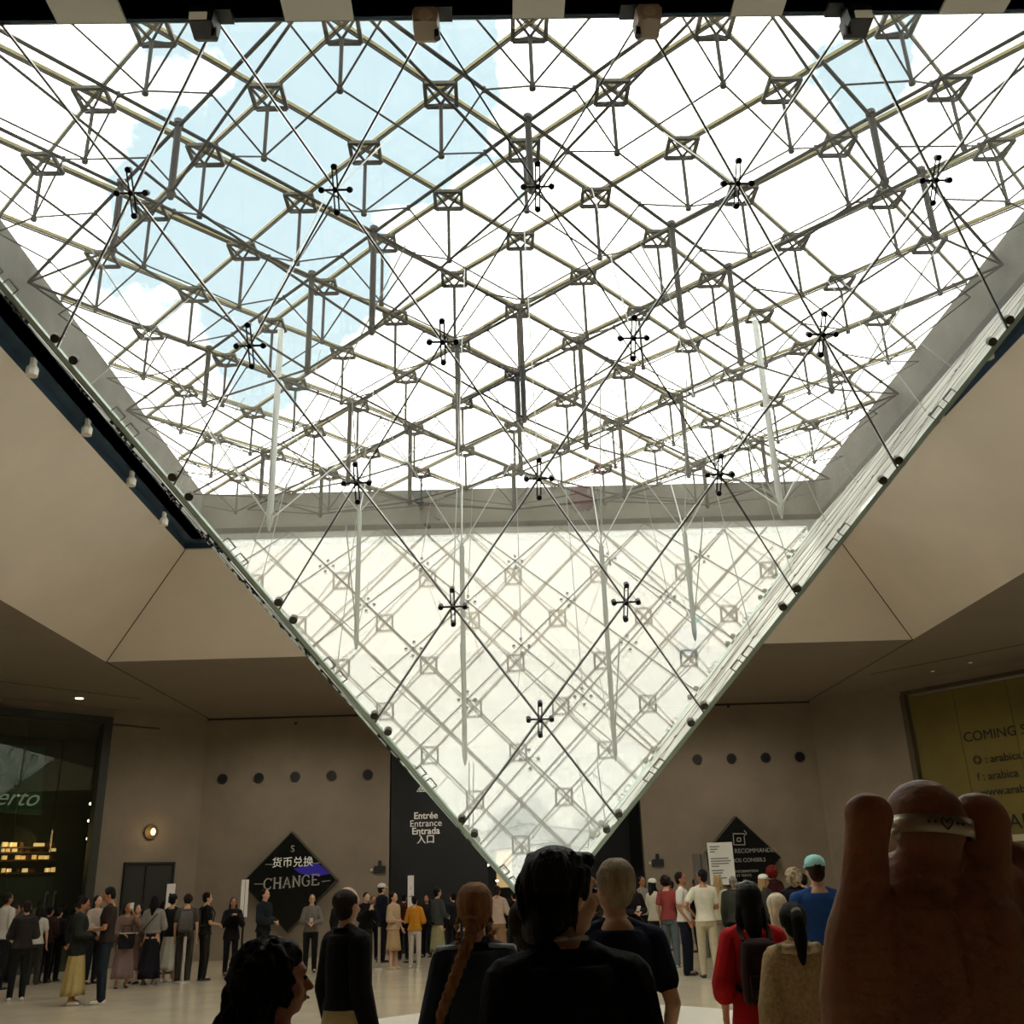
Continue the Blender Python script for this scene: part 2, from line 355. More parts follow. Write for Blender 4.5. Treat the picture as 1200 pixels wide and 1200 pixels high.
# CHANGE in slab-serif capitals drawn as strokes
GL = {'C': [[(.9, .78), (.7, 1), (.35, 1), (.08, .75), (.08, .25), (.35, 0), (.7, 0), (.9, .22)], [(.9, .78), (.9, 1)]],
      'H': [[(.15, 0), (.15, 1)], [(.85, 0), (.85, 1)], [(.15, .5), (.85, .5)], [(0, 0), (.3, 0)], [(.7, 0), (1, 0)], [(0, 1), (.3, 1)], [(.7, 1), (1, 1)]],
      'A': [[(.1, 0), (.5, 1)], [(.5, 1), (.9, 0)], [(.25, .35), (.75, .35)], [(0, 0), (.25, 0)], [(.75, 0), (1, 0)]],
      'N': [[(.15, 0), (.15, 1)], [(.15, 1), (.85, 0)], [(.85, 0), (.85, 1)], [(0, 0), (.3, 0)], [(0, 1), (.2, 1)], [(.7, 1), (1, 1)]],
      'G': [[(.9, .78), (.7, 1), (.35, 1), (.08, .75), (.08, .25), (.35, 0), (.7, 0), (.88, .15), (.88, .45)], [(.6, .45), (1, .45)]],
      'E': [[(.15, 0), (.15, 1)], [(.15, 1), (.9, 1), (.9, .8)], [(.15, .5), (.65, .5)], [(.15, 0), (.9, 0), (.9, .22)], [(0, 0), (.2, 0)], [(0, 1), (.2, 1)]]}
lt = MB(); c0 = at_depth(309, 1036, yy)-t.location; c1 = at_depth(376, 1030, yy)-t.location; adv = (c1-c0)/6
for i, ch in enumerate('CHANGE'):
    o_ = c0+adv*i
    for st in GL[ch]:
        for a, b in zip(st, st[1:]): lt.bar(o_+V((a[0]*.235, 0, a[1]*.28-.14)), o_+V((b[0]*.235, 0, b[1]*.28-.14)), .008, .046 if a[0] == b[0] else .034, (.7, 0, .71))
obj('lettering', lt, M_letter2, t)
tx('S', 343, 995, .26, M_letter2)
obj('violet_patch', MB().slab([at_depth(a, b, yy+.005)-t.location for a, b in ((344, 1018), (372, 1011), (387, 1024), (372, 1027), (352, 1024))], (0, 1, 0), .004), mat('violet screen glow', '#221a6e', .4, emit=.5), t, label='violet lit area on the sign')
dl = MB()
for a, b in (((311, 1013), (322, 1013)), ((367, 1012), (375, 1011)), ((298, 1036), (309, 1036)), ((377, 1033), (387, 1032))): dl.bar(at_depth(*a, yy)-t.location, at_depth(*b, yy)-t.location, .006, .02)
obj('rule_line', dl, M_letter2, t)
t, p = diamond(868, 1006, BY-.35, 1.2, 'black diamond sign with a square pictogram behind the white notice board')
pg = MB()
def pt(a, b): return at_depth(a, b, yy)-t.location
for a, b in (((859, 977), (872, 977)), ((859, 977), (860, 990)), ((860, 990), (873, 990)), ((873, 990), (872, 980)), ((864, 982), (868, 982)), ((864, 982), (864, 986)), ((864, 986), (868, 986)), ((868, 986), (868, 982)), ((872, 973), (875, 977)), ((875, 977), (872, 979))): pg.bar(pt(*a), pt(*b), .006, .025, (.7, 0, .71))
obj('pictogram', pg, M_letter2, t)
for s_, u, v, z in (('AS, RECOMMANDÉS', 880, 997, .17), ('NOS CONSEILS', 877, 1008, .15), ('INFORMATION', 875, 1021, .1), ('ET VENTE', 872, 1026, .1)): text(s_, z, pt(u, v), 0, M_letter2, t)
# ---------------------------------------------------------------- niche doorway and sconce on the left wall
XL, NL, RL = frame_of(LB, LA)
def on_plane(u, v, P, n, off=0):
    r = ray(u, v); P = V(P)+n*off; return EYE+r*((P-EYE).dot(n)/r.dot(n))
def dark_door(P, n, rz, u0, u1, v0, label):
    a = on_plane(u0, v0, P, n, .02); b = on_plane(u1, v0, P, n, .02); w_ = (b-a).length; h_ = (a.z+b.z)/2
    t = thing('door_1', label, 'door', ((a.x+b.x)/2, (a.y+b.y)/2, 0), rz); t['kind'] = 'structure'
    obj('leaf', MB().box((0, 0, h_/2), (w_, .06, h_)), mat('dark green door', '#23261c', .6), t)
    obj('frame', MB().box((-w_/2-.03, -.02, h_/2), (.06, .1, h_)).box((w_/2+.03, -.02, h_/2), (.06, .1, h_)).box((0, -.02, h_+.03), (w_+.12, .1, .06)), mat('dark frame', '#1a1a15', .6), t)
    obj('mullion', MB().box((-.1, -.05, h_/2), (.05, .04, h_*.96)), mat('dark frame', '#1a1a15', .6), t)
dark_door(LA, NL, RL, 148, 202, 1013, 'dark doorway in the stone wall beneath the lit sconce')
p = on_plane(177, 975, LA, NL, .05)
t = thing('wall_sconce', 'small glowing round sconce on the stone wall above the dark door', 'light', p, RL)
obj('backplate', MB().tube((0, -.03, 0), (0, .05, 0), .2, n=20), mat('aged brass', '#5a4a2c', .5, metal=.6), t)
obj('bulb', MB().ball((.02, -.09, 0), (.07, .06, .1)), mat('warm lit bulb', '#ffdca0', emit=3), t)
lamp('sconce_glow', 'POINT', p+NL*.35, 3, (1, .75, .4), .08)
# ---------------------------------------------------------------- left shop
def shop_front(P, Q, name, label, glassm, framem, h, back, ext=3, dp=3.4):
    x, n, rz = frame_of(P, Q); L = (Q-P).length
    t = thing(name, label, 'shop', P, rz)
    f = MB(); f.box((L/2, 0, h+.1), (L, .3, .2)); f.box((L-.12, 0, h/2), (.24, .3, h)); f.box((.1, 0, h/2), (.2, .3, h)); f.box((L/2, .05, .06), (L, .2, .12))
    obj('shop_frame', f, framem, t)
    k = 3
    for i in range(k):
        w_ = (L-.44)/k; obj('glazing', MB().box((.2+w_*(i+.5), .05, h/2), (w_-.03, .02, h-.1)), glassm, t)
    obj('back_wall', MB().box((L/2, dp, h/2), (L+ext, .1, h)), back, t); obj('shop_ceiling', MB().box((L/2, dp/2, h+.02), (L+ext, dp, .05)), back, t); obj('shop_floor', MB().box((L/2, dp/2, .01), (L+ext, dp, .02)), back, t)
    return t, x, n, rz
M_shopglass = glass_mat('tinted shop glass', .05, .012, hazecol=(.4, .5, .4), tint=(.72, .8, .7))
PL = V((-18.9, 20.6, 0))
QL = LA+(LB-LA).normalized()*3.0
# the left front runs along the two diagonal wall lengths
M_greenish = mat('dark olive lining', '#34372a', .7, noise=.1)
shopL, xL, nL, rzL = shop_front(V((*LB.xy, 0)), QL, 'cafe_shopfront', 'dark green glazed shopfront with warm lit counter and cursive sign', M_shopglass, mat('dark bronze frame', '#2e3023', .5), ZO-.45, M_greenish)
ol = LB+(LO-LB)
shopL2, xL2, nL2, rzL2 = shop_front(LO+(LB-LO).normalized()*2.6, LB-(LB-LO).normalized()*.15, 'cafe_side_window', 'dark shop glazing left of the cursive sign, at the frame edge', M_shopglass, mat('dark bronze frame', '#2e3023', .5), ZO-.45, M_greenish, ext=-.3, dp=1.2)
def Lp(u, v, off): return on_plane(u, v, LB, nL, off)
def loc_in(t, p):
    q = p-t.location; return Matrix.Rotation(-t.rotation_euler.z, 3, 'Z') @ q
pn = MB().slab([loc_in(shopL, Lp(a, b, -.25)) for a, b in ((0, 872), (52, 876), (48, 955), (0, 952))], (0, 1, 0), .04)
obj('sign_panel', pn, mat('green sign panel', '#3c5444', .5), shopL, label='pale green panel behind the cursive word')
text('concerto', .62, loc_in(shopL, Lp(44, 936, -.1)), 0, mat('pale script lettering', '#b8b8a8', .5, emit=.25), shopL, shear=.45, align='RIGHT', name='script_lettering')
# counter, shelves with goods
for v0, hgt, nb, m_ in ((988, .12, 3, '#ffcf90'), (994, .12, 7, '#ffc078'), (1003, .12, 8, '#ffb566'), (1018, .14, 9, '#f6a040')):
    u = 2.0
    sh_ = obj('shelf', MB().bar(loc_in(shopL, Lp(-30, v0+6, -1.6)), loc_in(shopL, Lp(64, v0+5, -1.6)), .4, .04), mat('walnut shelf', '#4a2e14', .6), shopL)
    k = 0
    while u < 62:
        wpx = random.uniform(3, 7 if nb > 3 else 16)
        if random.random() < .8:
            a = loc_in(shopL, Lp(u, v0+2, -1.6)); b = loc_in(shopL, Lp(u+wpx, v0+2, -1.6))
            g_ = obj('jar', MB().box((a+b)/2, ((b-a).length*.8, .12, random.uniform(.08, .16))), mat('lit cream jar' if random.random() < .55 else 'orange lit jar', m_ if random.random() < 9 else m_, .4, emit=.9) if random.random() < .5 else mat('brown jar', '#6a4420', .5), sh_)  # glowing jars carry the warm shop light in their own colour
        u += wpx+random.uniform(1, 3)
obj('counter', MB().bar(loc_in(shopL, Lp(-40, 1060, -1.0)), loc_in(shopL, Lp(72, 1052, -1.0)), .6, 1.15), mat('dark counter front', '#2c2a1e', .6), shopL)
lamp('counter_glow', 'POINT', Lp(30, 985, -.9), 25, (1, .6, .25), .3)
dm_names = ['topmost', 'second', 'third', 'lowest']
for i, (u, v) in enumerate(((106, 942), (104, 962), (102.5, 983), (101, 1003))):
    p = Lp(u, v, -.45); t = thing('window_spotlight', '%s of the four spotlights stacked at the right edge of the dark shopfront' % dm_names[i], 'light', p, group='spotlights in the cafe window')
    obj('housing', MB().tube((0, .02, 0), (0, .14, 0), .06, n=12), M_black, t, smooth=False); obj('bulb', MB().ball((0, 0, 0), .042 if i < 3 else .025), mat('lit bulb', '#fff4e0', emit=4), t)
    obj('stem', MB().tube((0, .08, 0), (0, .08, .28), .012), M_black, t)
# ---------------------------------------------------------------- right hoarding
XR, NR, RR = frame_of(RA, RB)
hb = thing('shop_hoarding', 'yellow-green hoarding lettered COMING SOON behind the raised hand', 'hoarding', RA+XR*3.15, RR)
M_hoard = mat('olive yellow board', '#6a5c22', .7, noise=.12, nscale=.8)
Lh = 11.2
obj('board', MB().box((Lh/2-3.6, -.02, (ZO-.35)/2), (Lh-3.0+0, .08, ZO-.35)), M_hoard, hb) if False else None
for i in range(4):
    w_ = 1.35 if i == 0 else 1.5
    obj('panel', MB().box((.16+sum([1.35, 1.5, 1.5, 1.5][:i])+w_/2, .1, (ZO-.4)/2), (w_-.012, .06, ZO-.42)), M_hoard, hb)
obj('post', MB().box((.05, .05, (ZO-.35)/2), (.16, .25, ZO-.35)), mat('olive frame', '#4a4128', .6), hb)
obj('header', MB().box((2.2, .05, ZO-.3), (4.4, .2, .1)), mat('olive frame', '#4a4128', .6), hb)
M_ink = mat('black lettering', '#15120a', .7)
def Rp(u, v): return loc_in(hb, on_plane(u, v, RA, NR, -.05))
def rtx(s_, u, v, size, m=M_ink, **k): text(s_, size, Rp(u, v), 0, m, hb, align='LEFT', **k)
rtx('COMING SOON', 1129, 865, .36)
rtx('◎ : arabica.fr', 1140, 892, .29); rtx('f : arabica', 1145, 911, .29); rtx('www.arabica', 1149, 929, .29); rtx('ARABICA', 1153, 966, .52)
obj('pale_band', MB().bar(Rp(1187, 982), Rp(1290, 975), .02, .16), mat('pale card', '#b5ab90', .6), hb)
lamp('hoarding_glow', 'SPOT', (12.0, 23.5, ZO-.25), 60, (1, .85, .5), .15, rot=(.65, 0, -.1), spot=1.5)
# ---------------------------------------------------------------- inverted glass pyramid
APX = V((X0, Y0, APEX))
PYR = thing('inverted_pyramid', 'large inverted glass pyramid hanging point down over the hall', 'skylight', (X0, Y0, 0)); PYR['kind'] = 'thing'
PB = V((X0, Y0, 0))
def corner(i): return V(((-1, 1, 1, -1)[i]*S/2, (-1, -1, 1, 1)[i]*S/2, H))
AP = V((0, 0, APEX))
M_cross = mat('blackened steel fitting', '#0a0a0a', .45, metal=.4)
M_edge = mat('pale green glass edge', '#9fb3a8', .3, metal=.1)
def ring_clip(mb, c, a, b, w_, h_, n):
    for s in (-1, 1): mb.bar(c+a*(s*w_/2)-b*h_/2, c+a*(s*w_/2)+b*h_/2, .008, .02, n)
    mb.bar(c-a*w_/2+b*h_/2, c+a*w_/2+b*h_/2, .008, .02, n)
# one cross fitting, copied to every glass node: vertical twin arm, horizontal arm, four round heads
def cross_mesh():
    mb = MB(); ay, ax = .205, .132
    for s in (-.02, .02): mb.tube((s, -ay, .02), (s, ay, .02), .0075, n=6)
    mb.tube((-ax, 0, .02), (ax, 0, .02), .011, n=6); mb.tube((0, 0, -.03), (0, 0, .06), .026, n=10)
    hd = []
    for c in ((0, ay), (0, -ay), (ax, 0), (-ax, 0)): mb.ball((c[0], c[1], .015), .019, n=8, m=5)
    return mb.mesh('spider_fitting', M_cross)
def head_mesh(): return MB().tube((0, 0, -.03), (0, 0, .03), .029, n=12).mesh('fixing_head', M_cross)
ME_X, ME_H = cross_mesh(), head_mesh()
M_disc = mat('bronze fixing disc', '#3a382a', .5, metal=.3)
ME_D = MB().tube((0, 0, -.03), (0, 0, .03), .045, n=14).mesh('edge_disc', M_disc)
for fi in range(4):
    C1, C2 = corner(fi), corner((fi+1) % 4)
    ex = (C2-C1).normalized(); n = ex.cross(((C1+C2)/2-AP)).normalized()
    if n.z > 0: n = -n                               # outward and down
    ey = n.cross(ex); ey = ey if ey.z > 0 else -ey
    def P(j, i):
        if j == 0: return AP.copy()
        t = j/7; return AP+(C1-AP)*(t*(j-i)/j)+(C2-AP)*(t*i/j)
    def pane(pts):
        c = sum(pts, V((0, 0, 0)))/len(pts)
        q = []
        k = len(pts)
        for i in range(k):                            # inset every edge by the joint
            p0, p1, p2 = pts[i-1], pts[i], pts[(i+1) % k]
            e1 = (p0-p1).normalized(); e2 = (p2-p1).normalized(); b = (e1+e2).normalized(); sn = math.sin(e1.angle(e2)/2)
            q.append(p1+b*(.014/sn))
        obj('glass_pane', MB().slab(q, n, .021), M_glass, PYR)
    for j in range(6):
        for i in range(j+1): pane([P(j, i), P(j+1, i), P(j+2, i+1), P(j+1, i+1)])
    for i in range(7): pane([P(6, i), P(7, i), P(7, i+1)])
    # joint seals: one strip per straight joint
    for k in range(1, 7):
        # joints parallel to the two arrises
        a = P(k, 0); b = P(7, 7-k) if False else None
        obj('joint_seal', MB().bar(P(k, 0), P(7, 7-k), .026, .034, n), M_seal, PYR) if False else None
    for k in range(1, 7):
        obj('joint_seal', MB().bar(P(k, 0), P(7, 7-k), .017, .034, n), M_seal, PYR)     # parallel to C1-C2 diagonal one way
        obj('joint_seal', MB().bar(P(k, k), P(7, k), .017, .034, n), M_seal, PYR)       # and the other
    R3 = Matrix((ex, ey, n)).transposed()
    for j in range(2, 7):
        for i in range(1, j):
            o = bpy.data.objects.new('spider_fitting', ME_X); sc.collection.objects.link(o); o.parent = PYR; o.matrix_local = Matrix.Translation(P(j, i)) @ R3.to_4x4()
            for c in ((0, .205), (0, -.205), (.132, 0), (-.132, 0)):
                h_ = bpy.data.objects.new('fixing_head', ME_H); sc.collection.objects.link(h_); h_.parent = o; h_.location = (c[0], c[1], .015)
    for j in range(1, 7):
        for i, sx in ((0, 1), (j, -1)):
            for s in (-1, 1):
                arr = (P(7, 0 if i == 0 else 7)-AP).normalized()
                p = P(j, i)+arr*(s*.13)+ex*(sx*.085)
                o = bpy.data.objects.new('edge_disc', ME_D); sc.collection.objects.link(o); o.parent = PYR; o.matrix_local = Matrix.Translation(p) @ R3.to_4x4()
    # small clips along the arrises
    for side in (0, 7):
        arr = (P(7, side)-AP).normalized(); nb = n.cross(arr).normalized(); nb = nb if nb.dot(ex*(1 if side == 0 else -1)) > 0 else -nb
        Lr = (P(7, side)-AP).length
        for j in range(7):
            mb = MB()
            for s in (.40, .52): ring_clip(mb, AP+arr*(Lr*(j+s)/7)+nb*.06, arr, nb, .13, .07, n)
            obj('edge_clip', mb, M_dsteel, PYR)
    obj('edge_profile', MB().bar(AP, C1, .05, .05, n), M_edge, PYR)
    obj('head_rail', MB().bar(C1+V((0, 0, .055)), C2+V((0, 0, .055)), .05, .12, (0, 0, 1)), M_dsteel, PYR)
tp = MB(); tp.rings([[AP+V((math.cos(t*math.pi/6)*r, math.sin(t*math.pi/6)*r, z)) for t in range(12)] for z, r in ((-.10, .012), (-.02, .06), (.05, .08))])
obj('tip_cap', tp, M_steel, PYR, smooth=True)
# ---------------------------------------------------------------- well and rim
WT = HR+.02
rim = [('left', (X0-S/2-.15, Y0, 0), (.24, S+.54, 1)), ('right', (X0+S/2+.15, Y0, 0), (.24, S+.54, 1)), ('back', (X0, Y0+S/2+.15, 0), (S+.54, .24, 1)), ('front', (X0, Y0-S/2-.15, 0), (S+.54, .24, 1))]
for nm, c, dm_ in rim: struct('wall_well_'+nm, MB().box((c[0], c[1], (H-.01+WT)/2), (dm_[0], dm_[1], WT-H+.01)), M_rim)
g = HWI+.35-S/2; zc = H+.05
for nm, c, dm_ in (('left', (X0-S/2-g/2, Y0), (g, S+2*g)), ('right', (X0+S/2+g/2, Y0), (g, S+2*g)), ('back', (X0, Y0+S/2+g/2), (S, g)), ('front', (X0, Y0-S/2-g/2), (S, g))):
    struct('ceiling_gutter_'+nm, MB().box((c[0], c[1], zc), (dm_[0], dm_[1], .12)), M_lead)
for nm, c, dm_ in (('left', (X0-HWI-.08, Y0), (.1, 2*HWI+.26)), ('right', (X0+HWI+.08, Y0), (.1, 2*HWI+.26)), ('back', (X0, Y0+HWI+.08), (2*HWI+.06, .1)), ('front', (X0, Y0-HWI-.08), (2*HWI+.06, .1))):
    struct('trim_fascia_'+nm, MB().box((c[0], c[1], H-.07), (dm_[0], dm_[1], .19)), M_lead)
# pale cover plates along the near edge, dark plates between them
cp = 0
for u0, u1 in ((70, 150), (335, 415), (600, 660), (855, 915), (1100, 1175)):
    a = at_depth(u0, 8, Y0-S/2-.03); b = at_depth(u1, 8, Y0-S/2-.03)
    struct('trim_%d' % (cp+2), MB().box(((a.x+b.x)/2, Y0-S/2-.17, H-.025), (abs(b.x-a.x), .3, .03)), mat('pale metal cover plate', '#c9c8be', .5)); cp += 1
# spotlights bolted to the near edge
names = ['black square floodlight with a pale lens, left end of the near rim of the skylight', 'beige round-lensed spotlight left of centre on the near rim of the skylight', 'beige round-lensed spotlight right of centre on the near rim of the skylight', 'black square floodlight with a pale lens, right end of the near rim of the skylight']
for k, (u, v) in enumerate(((239, 27), (499, 28), (759, 25), (1004, 25))):
    yl = Y0-S/2-.14; p = at_depth(u, v, yl); blk = k in (0, 3); sd = 1 if k < 2 else -1
    t = thing('floodlight', names[k], 'light', p, group='floodlights on the near rim')
    hm = M_dark if blk else mat('beige cast housing', '#8a7a66', .5)
    up_ = H-.03-p.z
    obj('housing', MB().rings([[V((x*w_, y, z*w_)) for x, z in ((-.105, -.085), (.105, -.085), (.12, .05), (.09, .095), (-.09, .095), (-.12, .05))] for y, w_ in ((-.10, .95), (.10, 1.0), (.14, .8))]), hm, t)
    if blk: obj('lens', MB().box((-.02*sd, -.105, -.03), (.15, .015, .075)), mat('pale lens', '#b9b29c', .3, emit=.2), t)
    else:
        obj('lens', MB().tube((0, -.12, -.01), (0, -.10, -.01), .06, n=20), mat('amber lens', '#a08c74', .3), t); obj('lens_ring', MB().tube((0, -.113, -.01), (0, -.09, -.01), .075, n=20), hm, t)
    obj('mounting_arm', MB().box((0, .03, (.08+up_)/2), (.2, .12, max(.02, up_-.06))).box((.1*sd, .03, up_-.03), (.26, .16, .05)), M_dark, t)
    obj('cable_gland', MB().tube((.09*sd, 0, -.05), (.10*sd, 0, -.17), .022, .03), M_dark, t)
# white spotlights in the gutter gap, left and right
gl_l = [((38, 433), 'nearest'), ((102, 503), 'second nearest'), ((154, 563), 'third'), ((192, 610), 'farthest')]
for (u, v), nm in gl_l:
    x_ = X0-S/2-.26; r_ = ray(u, v); p = EYE+r_*((x_)/r_.x); 
    t = thing('gutter_spotlight', '%s of the four small white spotlights in the blue-black strip left of the pyramid' % nm, 'light', p, group='spotlights in the left strip')
    obj('head', MB().rings([[V((math.cos(a*math.pi/4)*r, math.sin(a*math.pi/4)*r, z)) for a in range(8)] for z, r in ((-.10, .085), (0, .09), (.07, .05))], True), M_white, t, smooth=False); obj('yoke', MB().box((0, .0, .11), (.05, .11, .12)), M_white, t)
    obj('stem', MB().tube((0, 0, .12), (0, 0, max(.2, H+.05-p.z)), .014), M_dsteel, t)
for u, v, nm in ((1157, 413, 'nearer'), (1100, 485, 'farther')):
    x_ = X0+S/2+.24; r_ = ray(u, v); p = EYE+r_*(x_/r_.x)
    t = thing('gutter_spotlight', '%s of the two small white spotlights in the black strip right of the pyramid' % nm, 'light', p, group='spotlights in the right strip')
    obj('head', MB().rings([[V((math.cos(a*math.pi/4)*r, math.sin(a*math.pi/4)*r, z)) for a in range(8)] for z, r in ((-.10, .085), (0, .09), (.07, .05))], True), M_white, t); obj('yoke', MB().box((0, .0, .11), (.05, .11, .12)), M_white, t)
    obj('stem', MB().tube((0, 0, .12), (0, 0, max(.2, H+.05-p.z)), .014), M_dsteel, t)
# ---------------------------------------------------------------- roof lattice over the well
ROOF = thing('roof_lattice', 'shallow diamond-grid glass roof with struts and tie rods above the pyramid', 'roof', (X0, Y0, 0)); ROOF['kind'] = 'thing'
def zn(u, v): return HR+DOME*(1-max(abs(u), abs(v))/3.5)
def pq(p, q, z=None):
    u, v = (p+q)/2, (p-q)/2; return V((u*d, v*d, zn(u, v) if z is None else z))
def inside(p, q, e=1e-6): return abs(p+q) <= 7+e and abs(p-q) <= 7+e
def clip_line(c, axis):
    """end values of the free coordinate along p=c or q=c"""
    return -(7-abs(c)), 7-abs(c)
# panes
for p in range(-7, 7):
    for q in range(-7, 7):
        cs = [(p, q), (p+1, q), (p+1, q+1), (p, q+1)]
        ins = [c for c in cs if inside(*c)]
        if len(ins) < 3: continue
        pts = [pq(*c)+V((0, 0, .06)) for c in ins]; ce = sum(pts, V((0, 0, 0)))/len(pts)
        pts = [ce+(x-ce)*.978 for x in pts]
        mb = MB(); k = len(pts)
        obj('glass_pane', mb.slab(pts, (0, 0, 1), .02), M_roofglass, ROOF)
# mullions: one continuous bar per lattice line
for ax in (0, 1):
    for c in range(-6, 7):
        a, b = clip_line(c, ax); mb = MB(); k = int(a)
        pts = [(pq(c, t) if ax == 0 else pq(t, c)) for t in range(int(a), int(b)+1)]
        for s, t in zip(pts, pts[1:]):
            mb.bar(s+V((0, 0, .03)), t+V((0, 0, .03)), .032, .045)
        obj('mullion', mb, M_mull, ROOF)
        mb = MB()
        for s, t in zip(pts, pts[1:]): mb.bar(s-V((0, 0, .02)), t-V((0, 0, .02)), .014, .02)
        obj('mullion_seal', mb, M_dsteel, ROOF)
# node frames and struts
ZB = HR-.77
fr = MB(); w_ = .17
M_node = mat('bronze cast node', '#2a2818', .5, metal=.3)
for a, b in (((-w_, -w_), (w_, -w_)), ((w_, -w_), (w_, w_)), ((w_, w_), (-w_, w_)), ((-w_, w_), (-w_, -w_))): fr.bar((*a, 0), (*b, 0), .042, .04)
fb = MB()
for a in ((-w_, -w_), (w_, -w_), (w_, w_), (-w_, w_)): fb.bar((*a, 0), (0, 0, -.13), .022, .022)
ME_F = fr.mesh('node_frame', M_node); ME_B = fb.mesh('node_brace', M_dsteel)
for p in range(-7, 8):
    for q in range(-7, 8):
        if abs(p+q) >= 7 or abs(p-q) >= 7: continue
        n0 = pq(p, q)
        o = bpy.data.objects.new('node_frame', ME_F); sc.collection.objects.link(o); o.parent = ROOF; o.location = n0-V((0, 0, .05))
        b_ = bpy.data.objects.new('node_brace', ME_B); sc.collection.objects.link(b_); b_.parent = o
        mb = MB().tube((0, 0, -.12), (0, 0, ZB-o.location.z), .021, n=8).tube((0, 0, ZB-o.location.z), (0, 0, ZB-.045-o.location.z), .034, n=8)
        obj('strut', mb, M_dsteel, o)
# fine tie rods from strut foot to strut foot, rising to the clamps on the main rods
ZM = HR-.35
for ax in (0, 1):
    for c in range(-6, 7):
        a, b = clip_line(c, ax); mb = MB(); pts = []
        f = (lambda t, z: pq(c, t, z)) if ax == 0 else (lambda t, z: pq(t, c, z))
        for t in range(int(a), int(b)+1):
            edge = t in (int(a), int(b)); pts.append(f(t, ZM+.1 if edge else ZB))
            if t < int(b) and abs(t+.5) in (.5, 2.5, 4.5): pts.append(f(t+.5, ZM))
        obj('tie_rod', mb.path(pts, .011, n=6), M_dsteel, ROOF)
        cl = MB()
        for P_ in pts:
            if abs(P_.z-ZM) < 1e-4: cl.tube(P_-V((0, 0, .03)), P_+V((0, 0, .03)), .022, n=8)
        if cl.v: obj('clamp', cl, M_black, ROOF)
# masts of the second net: measured off the photograph as a four-fold symmetric set
MAST = {}
for p in (-.5, .5, -2.5, 2.5, -4.5, 4.5):
    for q in (-.5, .5, -2.5, 2.5, -4.5, 4.5):
        if abs(p) == 4.5 and abs(q) != .5 or abs(q) == 4.5 and abs(p) != .5: continue
        r_ = max(abs(p), abs(q)); u = (p+q)/2; v = (p-q)/2; rr = max(abs(u), abs(v))
        MAST[(p, q)] = ZM-(1.72 if rr < 1 else 1.42 if rr < 2 else .88)
for (p, q), zb in MAST.items():
    a = pq(p, q, ZM+.03); b = pq(p, q, zb)
    m_ = obj('mast', MB().tube(a, b, .038, n=10), M_dsteel, ROOF)
    obj('mast_foot', MB().tube(b, b-V((0, 0, .07)), .055, .03, n=10), M_black, m_); obj('mast_head', MB().tube(a, a+V((0, 0, .05)), .055, n=10), M_black, m_)
for ax in (0, 1):
    for c in (-4.5, -2.5, -.5, .5, 2.5, 4.5):
        a, b = clip_line(c, ax)
        f = (lambda t, z: pq(c, t, z)) if ax == 0 else (lambda t, z: pq(t, c, z))
        key = (lambda t: (c, t)) if ax == 0 else (lambda t: (t, c))
        obj('main_rod', MB().tube(f(a, ZM), f(b, ZM), .022, n=8), M_dsteel, ROOF)
        pts = [f(a, ZM)]+[f(t, MAST[key(t)]) for t in (-4.5, -2.5, -.5, .5, 2.5, 4.5) if key(t) in MAST]+[f(b, ZM)]
        obj('lower_rod', MB().path(pts, .016, n=6), M_dsteel, ROOF)
# four long masts and rods steadying the pyramid glass
LM = [(-1.86, -.3, 6.45), (1.86, -.3, 6.45)]
for u, v, zb in LM:
    zb = max(zb, APEX+(H-APEX)*max(abs(u), abs(v))/3.5+.25)
    a = V((u*d, v*d, ZM)); b = V((u*d, v*d, zb))
    m_ = obj('long_mast', MB().tube(a, b, .045, n=10), M_steel, ROOF)
    obj('mast_foot', MB().tube(b, b-V((0, 0, .16)), .05, .012, n=10), M_steel, m_)
    for ang in range(4):
        e_ = b+V((math.cos(ang*math.pi/2+.785)*1.5*d, math.sin(ang*math.pi/2+.785)*1.5*d, ZM-b.z))
        obj('stay_rod', MB().tube(b, e_, .010, n=6), M_steel, ROOF)
for (ut, vt), (ub, vb_) in (((540, 640), (546, 885)), ((706, 640), (719, 880)), ((419, 600), (420, 750)), ((804, 625), (812, 740))):
    a = at_depth(ut, vt, 13.9)-PB; b = at_depth(ub, vb_, 13.9)-PB; a.x = b.x = (a.x+b.x)/2; a.y = b.y = 13.9-Y0
    m_ = obj('inner_mast', MB().tube(a, b, .036, n=10), M_steel, ROOF)
    obj('mast_foot', MB().tube(b, b-V((0, 0, .14)), .04, .012, n=10), M_steel, m_)
    for sx, sy in ((-1, 0), (1, 0), (0, 1), (0, -1)):
        e_ = V((a.x+sx*1.2, a.y+sy*1.2, ZM-1.0)) ; obj('stay_rod', MB().tube(a, e_, .009, n=6), M_steel, ROOF)
        zt = b.z+.35; k_ = 1.3; obj('stay_rod', MB().tube(b+V((0, 0, .1)), b+V((sx*k_, sy*k_, zt-b.z+.7*k_)), .009, n=6), M_steel, ROOF)
# rods from the glass nodes of the pyramid up into the net
for fi in range(4):
    C1, C2 = corner(fi), corner((fi+1) % 4)
    for j in (2, 3, 4, 5, 6):
        for i in range(1, j):
            t = j/7; P0 = AP+(C1-AP)*(t*(j-i)/j)+(C2-AP)*(t*i/j)
            inw = V((-P0.x, -P0.y, 0)); ins_ = inw.normalized() if inw.length > .1 else V((0, 0, 0))
            mid = (C1+C2)/2; inn_ = V((-mid.x, -mid.y, 0)).normalized()
            if (i+j) % 2 == 0: obj('hanger_rod', MB().tube(P0+inn_*.05+V((0, 0, .05)), V((P0.x*.8, P0.y*.8, ZM)), .007, n=5), M_steel, ROOF)
